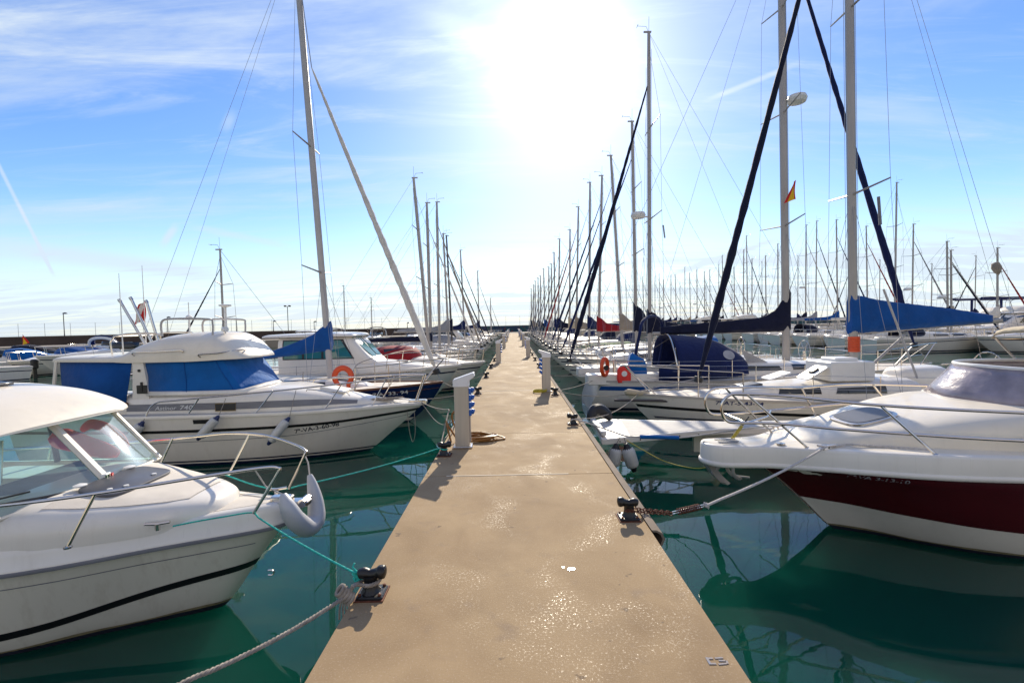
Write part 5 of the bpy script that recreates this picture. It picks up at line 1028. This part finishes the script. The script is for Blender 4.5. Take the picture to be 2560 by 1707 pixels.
# farther basin on the left
fl = 'boats moored in the basin below the breakwater'
left = [(-26.9, 25.6, R(-128), 7.6, 'cuddy', 'navy', 'white cabin cruiser showing its bow beside the blue curtain'),         (-27, 36., R(-115), 6.2, 'cuddy', 'navy', 'white open boat left of the rod holders'), (-33.8, 26.0, R(-128), 5.2, 'cuddy', 'black', 'small dark topped speedboat at the far left edge'), (-35.5, 29., R(-125), 4.8, 'covered', 'blue', 'small boat under a light blue cover at the far left edge'), (-30.5, 22.5, R(-128), 4.6, 'cuddy', 'black', 'low open boat with black engine, beside the cabin cruiser bow'),
        (-40., 41., R(-110), 6., 'cuddy', 'beige', 'low white boat below the brown wall'), (-31, 48., R(-80), 6., 'covered', 'navy', 'navy covered boat seen past the flybridge'),
        (-22.5, 47., R(-80), 7.4, 'pilot', 'navy', 'white wheelhouse boat left of the low blue boom cover'), (-19., 46., R(-80), 7., 'bimini', 'navy', 'white boat with a navy awning left of the low blue boom cover'), (-16.4, 46., R(-80), 7., 'cuddy', 'navy', 'white boat with a dark screen just above the blue boom cover'),
        (-25.5, 57., R(-85), 7, 'pilot', 'navy', 'white wheelhouse boat in front of the breakwater, left of the blue boom cover'), (-19., 60., R(-85), 8, 'bimini', 'navy', 'navy topped boat in front of the breakwater, behind the mast with the blue cover'), (-13.5, 60., R(-85), 8, 'covered', 'navy', 'navy covered boat close under the painted breakwater'), (-10., 62., R(-85), 8, 'bimini', 'beige', 'cream topped boat close under the painted breakwater'), (-33., 54., R(-85), 6, 'covered', 'grey', 'grey covered boat close under the brown breakwater'), (-43, 36, R(-120), 5.5, 'covered', 'navy', 'navy covered boat beneath the small red and yellow flag')]
t, _h = motorboat('motor_boat', 'boat with a white roll-over arch above its bright blue tarpaulin', (-29.6, 26.6, 0), R(-97), 7., 2.5, 1.0, style='covered', cover='bluec', lo=True, group=fl)
mb = MB(); mb.tube([(-5.9, -1.2, .8), (-5.7, -1.15, 1.5), (-5.5, -.85, 2.05), (-5.45, 0, 2.2), (-5.5, .85, 2.05), (-5.7, 1.15, 1.5), (-5.9, 1.2, .8)], .10, 8, sm=5); mb.build('roll_over_arch', M['white'], t)
mb = MB(); mb.tube([(-5.75, -.95, 1.75), (-5.62, -.75, 2.12), (-5.57, 0, 2.3), (-5.62, .75, 2.12), (-5.75, .95, 1.75)], .13, 8, sm=5); mb.build('folded_awning', M['dblue'], t)
for x, y, rz, L_, st, cv, ds in left: motorboat('motor_boat', ds, (x, y, 0), rz, L_, L_*.33, (.85 if y < 40 else 1.05)+.12*rnd.random()+(.45 if y < 26 and L_ > 7 else 0), style=st, cover=cv, lo=True, group=fl)
for px, top, Y, jb, ds in ((550, 625, 20., 'navy', 'small sailing boat whose short mast rises behind the flybridge boat'), (864, 715, 48., None, 'sailing boat with the short mast left of the wheelhouse boat'), (932, 745, 52., None, 'sailing boat with a short twin mast above the wheelhouse boat')):
    p = W(px, top, Y); sailboat('sailing_boat', ds, (p.x-(2.8 if Y > 30 else 2.6), Y, 0), PI, 6.6, 2.2, .85, mast=(-2.6, p.z), jib=('navy', .035) if jb else None, boom=None, lo=True, group=fl, mr=.05)
# second row across the open water on the right, sterns towards the camera
fr_ = 'boats of the next pier, across the open water on the right'
ms = [(2246, 457, 38), (2290, 561, 36.6), (2178, 566, 41), (2102, 550, 45), (2045, 553, 48), (2020, 563, 50.5), (1873, 590, 62), (1862, 625, 63.6), (1883, 648, 61), (1811, 639, 70), (1800, 661, 72), (1778, 675, 75), (1764, 679, 77.5), (1745, 674, 80), (1729, 683, 82), (1714, 668, 85), (1693, 687, 88), (1679, 688, 91), (1652, 685, 95), (1639, 692, 98), (1611, 692, 104), (2381, 604, 33.), (2389, 626, 33), (1950, 610, 56), (1920, 640, 58.5), (1840, 668, 66.5), (2504, 620, 34), (1568, 700, 112), (1590, 690, 108), (1660, 700, 96)]
jcs = ['navy', 'dblue', None, 'sailw', 'red', None, 'navy', 'grey']; bcs = ['navy', 'dblue', 'bluec', 'beige', 'navy', 'grey', None, 'sailw']
jn = {'navy': 'navy', 'dblue': 'dark blue', None: 'bare', 'sailw': 'white', 'red': 'red', 'grey': 'grey', 'bluec': 'blue', 'beige': 'cream'}
order = {m: i for i, m in enumerate(sorted(ms, key=lambda m: -m[0]))}
nth = 'first second third fourth fifth sixth seventh eighth ninth tenth eleventh twelfth thirteenth fourteenth fifteenth sixteenth seventeenth eighteenth nineteenth twentieth twenty-first twenty-second twenty-third twenty-fourth twenty-fifth twenty-sixth twenty-seventh twenty-eighth twenty-ninth thirtieth'.split()
for i, (px, py, Y) in enumerate(ms):
    p = W(px, py, Y); L_ = 8.5+rnd.random()*2.5; jb, bc_ = jcs[(i*5+2) % 8], bcs[(i*3+1) % 8]
    sailboat('sailing_boat', f'white sailing boat, {jn[bc_]} boom, its mast {nth[order[(px, py, Y)]]} from the right across the water', (p.x+.36*L_, Y, 0), 0, L_, L_*.31, 1.1, 'gel', 'navyst', 'navyst', (-.38*L_, p.z), rnd.uniform(-.1, .25), (jb, .06) if jb else None, (bc_, 3.4, 2.3, 0, COVER) if bc_ else None, (.45, .72), 'navy' if i % 3 == 0 else None, True, fr_, mr=.062+.02*rnd.random(), dom=(.42, -1) if i % 4 == 1 else None, seed=i)
for x, y, rz, L_, st, cv, ds in [(33.5, 35.5, R(185), 10., 'fly', 'navy', 'large white motor yacht with covered top deck at the right edge'), (30.5, 30.5, R(182), 8., 'bimini', 'blue', 'white boat with a bright blue awning in front of the motor yacht'), (36.5, 40.5, R(180), 10, 'fly', 'navy', 'white motor yacht with an arch behind the blue boom cover'), (38., 45.5, R(180), 9, 'pilot', 'navy', 'white wheelhouse boat moored stern-on, behind the blue boom cover'), (36, 52, R(180), 9, 'bimini', 'bluec', 'white boat with a blue awning right of the navy boom cover'), (36, 60, R(0), 9, 'fly', 'navy', 'white motor yacht beyond the navy boom cover'), (37, 66, R(0), 9, 'pilot', 'navy', 'white wheelhouse boat among the far masts'), (37, 74, R(0), 9, 'fly', 'navy', 'white motor yacht small among the far masts')]:
    motorboat('motor_yacht', ds, (x, y, 0), rz, L_, L_*.32, 1.5 if L_ > 8.5 else 1.1, style=st, cover=cv, lo=True, group=fr_)
for i, (px, py, Y) in enumerate([(1960, 565, 75), (2130, 640, 62), (2200, 650, 58), (1995, 640, 70), (2330, 660, 52), (1905, 655, 84), (1830, 690, 95), (1765, 700, 110), (1700, 705, 120), (2440, 640, 50)]):
    p = W(px, py, Y); sailboat('sailing_boat', f'distant sailing boat bow-on beyond the next pier, {nth[i]} of the back rank', (p.x-3.2, Y, 0), PI, 9., 2.8, 1.1, mast=(-3.2, p.z), jib=('navy', .06) if i % 2 else None, boom=('dblue', 3.4, 2.3, 0, COVER), lo=True, group='boats beyond the next pier', mr=.06, seed=i+40)
mb = MB(); mb.box((42.5, 70, .5), (2.2, 110, 1.0)); tag(mb.build('second_pier', M['quay']), 'second concrete pier across the water', kind='structure')
# gantry on the work boat
t, _h = motorboat('work_boat', 'work boat with a dark blue overhead frame behind the blue boom cover', (34.5, 38.8, 0), PI, 10, 3.2, 1.4, style='pilot', cover='navy', lo=True, group=fr_)
mb = MB()
for y in (-1.2, 1.2): 
    for x in (-7.4, -5.2): mb.tube([(x, y, 1.2), (x, y, 3.75)], .09, 8)
    mb.tube([(-8.3, y, 3.8), (-3.6, y, 3.85)], .10, 8)
mb.tube([(-8.2, -1.2, 3.8), (-8.2, 1.2, 3.8)], .09, 8); mb.tube([(-3.8, -1.2, 3.8), (-3.8, 1.2, 3.8)], .09, 8); mb.build('overhead_frame', M['dblue'], t)

# ------------------------------------------------------------------ bollards, pedestals, hoses
def bollard(x, y, label, s=1):
    b_ = thing('mooring_bollard', label, 'bollard', (x, y, 1.0), 0, 'black bollards along the pier edges')
    mb = MB(); mb.rbox((0, 0, .016), (.215, .20, .032), .025); mb.box((0, 0, .006), (.235, .22, .010), 1); mb.build('base_plate', [M['blackp'], M['rust']], b_, 30)
    for dx, dy in ((-.08, -.07), (.08, -.07), (-.08, .07), (.08, .07)): MB().lathe([(.014, 0), (.014, .014), (.006, .018)], (dx, dy, .031), n=6).build('bolt', M['rust'], b_)
    MB().lathe([(.082, .03), (.064, .055), (.055, .09), (.054, .14), (.06, .165)], (-.008*s, 0, 0), n=18).build('stem', M['blackp'], b_)
    MB().tube([(-.108*s, 0, .172), (-.095*s, 0, .175), (-.06*s, 0, .18), (-.01*s, 0, .172), (.04*s, 0, .178), (.075*s, 0, .186), (.105*s, 0, .188), (.120*s, 0, .188)], [.022, .040, .045, .037, .040, .054, .050, .020], 16, sm=5).build('head', M['blackp'], b_, 60)
    b_.scale = (.74, .74, .74); return b_
wl = ['nearest on the left pier edge, with teal and grey ropes', 'tucked in front of the near left pedestal', 'just beyond the near left pedestal', 'second beyond the near left pedestal', 'third beyond the near left pedestal', 'beside the second left pedestal', 'first beyond the second left pedestal', 'second beyond the second left pedestal', 'third beyond the second left pedestal', 'fourth beyond the second left pedestal']
for i, (x, y) in enumerate(((-.885, 2.70), (-.89, 5.62), (-.85, 10.51), (-.85, 13.7), (-.85, 16.5), (-.85, 19.6), (-.85, 22.7), (-.85, 25.8), (-.85, 28.9), (-.85, 32))): bollard(x, y, 'black iron bollard '+wl[i])
wr = ['nearest on the right pier edge, holding a rusty chain', 'beside the blunt end of the flat white boat', 'at the foot of the near right pedestal', 'first beyond the near right pedestal', 'second beyond the near right pedestal', 'third beyond the near right pedestal', 'beside the second right pedestal', 'first beyond the second right pedestal', 'second beyond the second right pedestal', 'third beyond the second right pedestal']
for i, (x, y) in enumerate(((.905, 3.70), (.90, 7.2), (.885, 10.17), (.88, 13.3), (.88, 16.4), (.88, 19.5), (.88, 22.6), (.88, 25.7), (.88, 28.8), (.88, 32))): bollard(x, y, 'black iron bollard '+wr[i], -1)
def pedestal(x, y, s, label):
    p_ = thing('service_pedestal', label, 'pedestal', (x, y, 1.0), 0, 'water and power pedestals on the pier')
    mb = MB(); mb.rbox((0, 0, .012), (.26, .22, .024), .02); mb.build('base_plate', M['steel'], p_)
    mb = MB(); mb.rbox((0, 0, .43), (.19, .15, .82), .012); mb.build('post', M['ped'], p_)
    mb = MB(); mb.prism([(-.105*s, .80), (.098*s, .80), (.098*s, .872), (.175*s, .93), (.165*s, .985), (-.105*s, .895)], 'y', -.086, .086); mb.build('cap', M['pedcap'], p_, 30, bevel=.008)
    for k in range(4):
        z_ = .76-.095*k; mb = MB(); mb.rbox((.11*s, -.01, z_-.02), (.035, .10, .075), .01); mb.lathe([(.032, 0), (.036, .03), (.024, .045)], (.12*s, -.01, z_), (s, -.1, -.35), 12); mb.build('socket', M['sock'], p_)
    mb = MB(); mb.rbox((.10*s, .01, .25), (.012, .1, .35), .006); mb.build('door', M['alu'], p_)
    return p_
pedestal(-.70, 6.0, 1, 'pale metal pedestal with blue sockets and a coiled ochre hose at its foot')
pn = 'second third fourth fifth'.split()
for k, y in enumerate((18.7, 29.6, 40.6, 51.6)): pedestal(-.65, y, 1, f'pale metal service pedestal, {pn[k]} along the left side of the pier')
pedestal(.74, 10.7, -1, 'pale metal pedestal with a yellow hose at its foot, nearest on the right side')
for k, y in enumerate((21.6, 32.5, 43.5, 54.5)): pedestal(.66, y, -1, f'pale metal service pedestal, {pn[k]} along the right side of the pier')
hs_ = thing('water_hose', 'coiled ochre water hose lying behind the near left pedestal', 'hose', (-.52, 6.36, 1.0)); mb = MB(); pts = []
for k in range(150):
    t_ = k/150; a = 2*PI*6.3*t_; r = .15-.03*math.sin(5*a*.3)+.05*t_; pts.append((r*math.cos(a)*1.15+.03*math.sin(a*.37), r*math.sin(a)*.85+.02*math.cos(a*.7), .014+.05*t_+.008*math.sin(a*2.1)))
pts += [(.25, .05, .04), (.36, .0, .015), (.34, -.05, .014), (.22, -.10, .014), (.1, -.16, .02), (-.1, -.2, .03)]
mb.tube(smooth(pts, 2), .0125, 7); mb.build('hose_coil', M['hose'], hs_)
mb = MB(); mb.tube([(-.1, -.2, .03), (-.28, -.2, .2), (-.34, -.2, .36), (-.30, -.26, .45), (-.22, -.3, .5)], .0125, 7, sm=6); mb.tube([(-.3, -.1, .05), (-.40, -.12, .22), (-.43, -.15, .30), (-.40, -.2, .2), (-.36, -.2, .02)], .0125, 7, sm=6); mb.build('hose_end', M['hose'], hs_)
hs2 = thing('water_hose', 'yellow hose coiled on the concrete at the near right pedestal', 'hose', (.58, 10.6, 1.0)); mb = MB()
mb.tube([((.14+.02*math.sin(k))*math.cos(k*.5)*1.1, (.14+.02*math.cos(k*.7))*math.sin(k*.5), .012+.001*k) for k in range(52)], .010, 6); mb.build('hose_coil', M['yel'], hs2)

# ------------------------------------------------------------------ ropes, chain, spring
def rope(name, label, pts, r, m, wind=True, cat='rope', group=None, pitch=.07, sm=5):
    pts = [Vector(p) for p in pts]; o = pts[0].copy(); mb = MB()
    if wind: ropewind(mb, [p-o for p in pts], r, pitch, sm=sm)
    else: mb.tube([p-o for p in pts], r, 6, sm=sm)
    ob = mb.build(name, M[m], None, 70, loc=o); return tag(ob, label, cat, group)
b1, b2 = Vector((-.885, 2.70, 1.0)), Vector((-.89, 5.62, 1.0)); c1, c2 = Vector((-3.0, 3.75, 1.0)), Vector((-2.35, 4.42, 1.03))
rope('mooring_rope', 'thin teal rope from the nearest left bollard to the white cabin boat cleat', [b1+.74*Vector((-.03, .02, .12)), b1+.74*Vector((-.07, .02, .14))]+sag(b1+.74*Vector((-.11, .03, .145)), W(628, 1281, 3.98), .02)+[W(560, 1291, 3.9), W(480, 1305, 3.85), W(432, 1315, 3.8)], .0072, 'teal', pitch=.035)
mb = MB(); kn = b1+.74*Vector((-.12, .02, .145)); mb.tube([(.03*math.cos(2.3*k), .022*math.sin(3.1*k), .03*math.sin(1.7*k)) for k in range(14)], .0075, 6, sm=3); mb.tube([(0, 0, .02), (-.03, 0, .055), (-.02, .01, .075)], .006, 5); tag(mb.build('rope_knot', M['teal'], None, 70, loc=kn), 'tangled teal rope knot at the head of the nearest left bollard', 'rope')
rope('mooring_rope', 'thin teal rope running back from the white cabin boat to the bollard by the pedestal', [W(560, 1185, 4.6), W(640, 1213, 4.55)]+sag(W(705, 1222, 4.46), b2+.74*Vector((-.1, -.03, .12)), .03)+[b2+.74*Vector((0, -.06, .11)), b2+.74*Vector((.06, 0, .10))], .0072, 'teal', pitch=.035)
g0, g1 = W(868, 1487, 2.62), W(455, 1707, 1.95)
rope('mooring_rope', 'thick weathered grey rope from the nearest left bollard down to the lower left', [g1+(g1-g0)*1.0+Vector((0, 0, .1)), g1+(g1-g0)*.4, g1]+sag(g1, g0, .03, 6)[1:]+[W(885, 1462, 2.64), b1+.74*Vector((-.075, -.05, .11)), b1+.74*Vector((.0, -.075, .115)), b1+.74*Vector((.06, -.03, .12)), b1+.74*Vector((.05, .05, .12)), b1+.74*Vector((-.04, .06, .12)), b1+.74*Vector((-.10, .0, .10)), W(880, 1466, 2.60)], .012, 'rope', pitch=.06)
mb = MB()
for k in range(5): mb.tube([(.022*math.cos(a)*1.0+.014*k-.03, .02*math.sin(a), .022*math.sin(a+.8)-.013*k+.03) for a in [2*PI*j/10 for j in range(10)]], .011, 7, loop=True)
for k, (dx, ln) in enumerate(((-.035, .15), (-.015, .21), (.005, .17), (.03, .12))): mb.tube([(dx*.4, 0, 0), (dx, -.01*k, -.07), (dx*1.3, .01, -ln)], .006, 5, sm=3)
tag(mb.build('rope_knot', M['rope'], None, 70, loc=g0+Vector((-.01, 0, 0))), 'bulky knot with hanging tails in the thick grey rope', 'rope')
bR = Vector((.905, 3.70, 1.0)); s0, s1 = W(1680, 1282, 3.93), W(1762, 1263, 4.12); cl = Vector((3.49, 5.13, 1.15))
mb = MB()
def chain(mb, a, b_, n, r=.011, w=.0042):
    for i in range(n):
        p = a.lerp(b_, (i+.5)/n); d = (b_-a).normalized(); u_ = Vector((0, 0, 1)) if i % 2 else d.cross(Vector((0, 0, 1))).normalized()
        l = (b_-a).length/n*.72; mb.tube([p+d*l*math.cos(t)+u_*r*math.sin(t) for t in [2*PI*k/10 for k in range(10)]], w, 5, loop=True)
a0 = bR+.74*Vector((.07, .02, .10)); chain(mb, a0, s0+Vector((0, 0, .006)), 13); chain(mb, a0+Vector((0, -.01, -.02)), s0+Vector((0, 0, -.012)), 12)
chain(mb, bR+.74*Vector((-.05, -.06, .11)), bR+.74*Vector((.06, -.05, .10)), 5); o = bR.copy(); mb.v = [tuple(Vector(v)-o) for v in mb.v]; tag(mb.build('mooring_chain', M['rust'], None, 60, loc=o), 'short rusty doubled chain on the nearest right bollard', 'chain')
sp_ = thing('mooring_spring', 'rusty coil spring shock absorber in the mooring line of the maroon boat', 'spring', s0); d = s1-s0; ln = d.length; dn = d.normalized(); e1 = dn.cross(Vector((0, 0, 1))).normalized(); e2 = e1.cross(dn)
MB().tube([dn*(ln*.16+ln*.68*k/200)+(e1*math.cos(2*PI*13*k/200)+e2*math.sin(2*PI*13*k/200))*.024 for k in range(201)], .0048, 6).build('coil', M['rust'], sp_)
for a_, c_ in ((.0, .75), (1., .25)):
    MB().tube([dn*ln*a_+e2*.010, dn*ln*c_+e2*.010, dn*ln*c_-e2*.010, dn*ln*a_-e2*.010], .0045, 6, loop=True).build('eye_rod', M['steel'], sp_)
rope('mooring_rope', 'white rope from the coil spring up to the side cleat of the maroon boat', [s1+Vector((.02, 0, .0))]+sag(s1, cl, .035)[1:]+[cl+Vector((.12, .02, .0)), cl+Vector((.3, -.05, .03)), cl+Vector((.9, -.32, .03))], .0125, 'ropew', pitch=.05)
mb = MB(); mb.tube([(.016*math.cos(2.2*k), .02*math.sin(1.9*k), .02*math.sin(2.9*k)) for k in range(16)], .010, 6, sm=3); tag(mb.build('rope_knot', M['ropew'], None, 70, loc=s1+Vector((.015, 0, 0))), 'white rope knot at the upper end of the coil spring', 'rope')
bR2 = Vector((.90, 7.2, 1.0)); t0, t1 = W(1600, 1092, 7.16), W(1697, 1094, 7.10)
rope('mooring_rope', 'white rope along the flat boat edge, running to the maroon boat bow', [bR2+.74*Vector((-.04, -.07, .10)), bR2+.74*Vector((.1, -.03, .1)), W(1530, 1078, 7.22), W(1566, 1090, 7.2), t0, t1, W(1800, 1080, 6.9), W(1850, 1073, 6.5), W(1912, 1066, 6.05)], .012, 'ropew', pitch=.05)
mb = MB(); mb.tube([t0-t0, (t1-t0)*.5+Vector((0, 0, .004)), t1-t0], .032, 12); tag(mb.build('chafe_sleeve', M['blue'], None, 60, loc=t0), 'blue plastic chafe sleeve on the mooring rope beside the flat white boat', 'sleeve')
rope('mooring_rope', 'thin yellow line sagging from the flat white boat towards the maroon bow', [W(1566, 1100, 7.2), W(1600, 1120, 7.1), W(1660, 1152, 6.7), W(1735, 1170, 6.2), W(1790, 1163, 5.75)], .006, 'yel', False)
mb = MB(); y0, y1 = W(1872, 1042, 5.5), W(1822, 1108, 5.85); o = y0.copy(); dy = (y1-y0); mb.tube([Vector((0, 0, 0))+dy*.0, dy*.3], .008, 6, 1); d_ = dy.normalized(); e1 = d_.cross(Vector((0, 1, 0))).normalized(); e2 = e1.cross(d_)
mb.tube([dy*(.3+.7*k/160)+(e1*math.cos(2*PI*16*k/160)+e2*math.sin(2*PI*16*k/160))*.016 for k in range(161)], .005, 5); tag(mb.build('coiled_lanyard', [M['yel'], M['black']], None, 60, loc=o), 'coiled yellow lanyard hanging from the bow rail of the maroon boat', 'lanyard')
L3, L4 = Vector((-.85, 10.51, 1.0)), Vector((-.85, 13.7, 1.0)); gm_ = 'mooring lines of the left row'
def line(label, pts, r=.009, m='rope', grp=None): return rope('mooring_rope', label, pts, r, m, False, group=grp)
line('pale rope from the flybridge boat bow to the chain in front of the pedestal', sag((-1.95, 9.5, 1.02), W(1122, 1024, 6.6), .04)+sag(W(1122, 1024, 6.6), b2+.74*Vector((-.08, .05, .1)), .0)[1:])
line('pale rope from the flybridge boat bow past the pedestal to the bollard beyond', sag((-2.05, 9.65, 1.05), L3+.74*Vector((-.08, 0, .12)), .05))
line('slack rope looping under the flybridge boat bow', [(-1.95, 9.5, 1.0), W(1085, 1048, 9.2), W(1110, 1062, 8.4), W(1140, 1052, 7.2), b2+.74*Vector((-.1, .1, .12))], .008)
line('thin loop of rope dangling from the flybridge boat bow', [W(1018, 1028, 9.4), W(1024, 1080, 9.4), W(1032, 1104, 9.4), W(1038, 1080, 9.4), W(1036, 1030, 9.4)], .007)
line('rope from the blue hulled sailing boat to the bollard beyond the pedestal', sag((-1.95, 12.4, 1.05), L3+.74*Vector((-.05, .03, .12)), .06))
line('rope from the blue hulled sailing boat to the second bollard beyond the pedestal', sag((-1.95, 12.5, 1.05), L4+.74*Vector((-.05, 0, .12)), .06))
mb = MB(); hp = []
rr2 = random.Random(3)
for k in range(60): hp.append((rr2.uniform(-.45, .45)*(1 if k % 2 else .6), rr2.uniform(-.12, .12), .02+.04*rr2.random()))
mb.tube(smooth(hp, 4), .009, 5); tag(mb.build('rope_heap', M['rope'], None, 70, loc=(-2.75, 9.5, 1.06)), 'untidy heap of rope on the foredeck of the flybridge boat', 'rope')
R2b, R3b, R4b = Vector((.90, 7.2, 1.0)), Vector((.885, 10.17, 1.0)), Vector((.88, 13.3, 1.0))
line('rope sweeping from the black striped sailing boat to the bollard by the flat boat', sag((2.75, 10.2, .98), R2b+.74*Vector((.08, .05, .11)), .16))
line('rope from the black striped sailing boat to the bollard at the right pedestal', sag((2.6, 10.4, .95), R3b+.74*Vector((.08, 0, .11)), .08))
line('rope from the stern-to sailing boat transom to the bollard at the right pedestal', sag((2.45, 13.5, .95), R3b+.74*Vector((.08, .02, .12)), .05))
line('rope from the stern-to sailing boat to the bollard beyond the right pedestal', sag((2.45, 14.8, .95), R4b+.74*Vector((.08, .02, .12)), .05))
for i, Y in enumerate((15.3, 18.5, 21.7, 24.8, 27.9, 31)):
    line(f'mooring rope from the bow of the {ordn[i]} boat on the left to the pier', sag((-1.95, Y-.1, 1.05), (-.93, Y-1.6, 1.12), .06), .010, 'rope', gm_)
for i, Y in enumerate((17.4, 20.5, 23.6, 26.7, 29.8, 33)):
    line(f'mooring rope from the bow of the {ordn[i]} boat on the right to the pier', sag((2.05, Y-.1, 1.0), (.96, Y-1.1, 1.12), .06), .010, 'rope', 'mooring lines of the right row')
p = W(2492, 672, 33.5); mb = MB(); mb.lathe([(.0, -.5), (.22, -.42), (.30, -.1), (.2, .25), (.0, .5)], (0, 0, 0), (.3, 0, -1), 12); tag(mb.build('hanging_fender', M['tan'], None, 60, loc=p), 'pear-shaped tan buoy hoisted on the rigging of the mast at the right edge', 'buoy')
for nm, px, py, px2, py2, Y, m, r, ds in (('radar_reflector', 2196, 492, 2201, 562, 10.2, 'gband', .03, 'slim tube radar reflector hanging in the rigging beside the blue rolled jib'), ('burgee_staff', 1658, 563, 1662, 595, 17, 'wire', .03, 'short dark tube hanging at the spreader of the navy jib boat')):
    a_, c_ = W(px, py, Y), W(px2, py2, Y); tag(MB().tube([(0, 0, 0), c_-a_], r, 8).build(nm, M[m], None, 60, loc=a_), ds, 'reflector')
for ob in bpy.data.objects:
    if ob.type == 'MESH' and not ob.get('kind') and ob.parent is None and not ob.get('category'): print('UNTAGGED', ob.name)
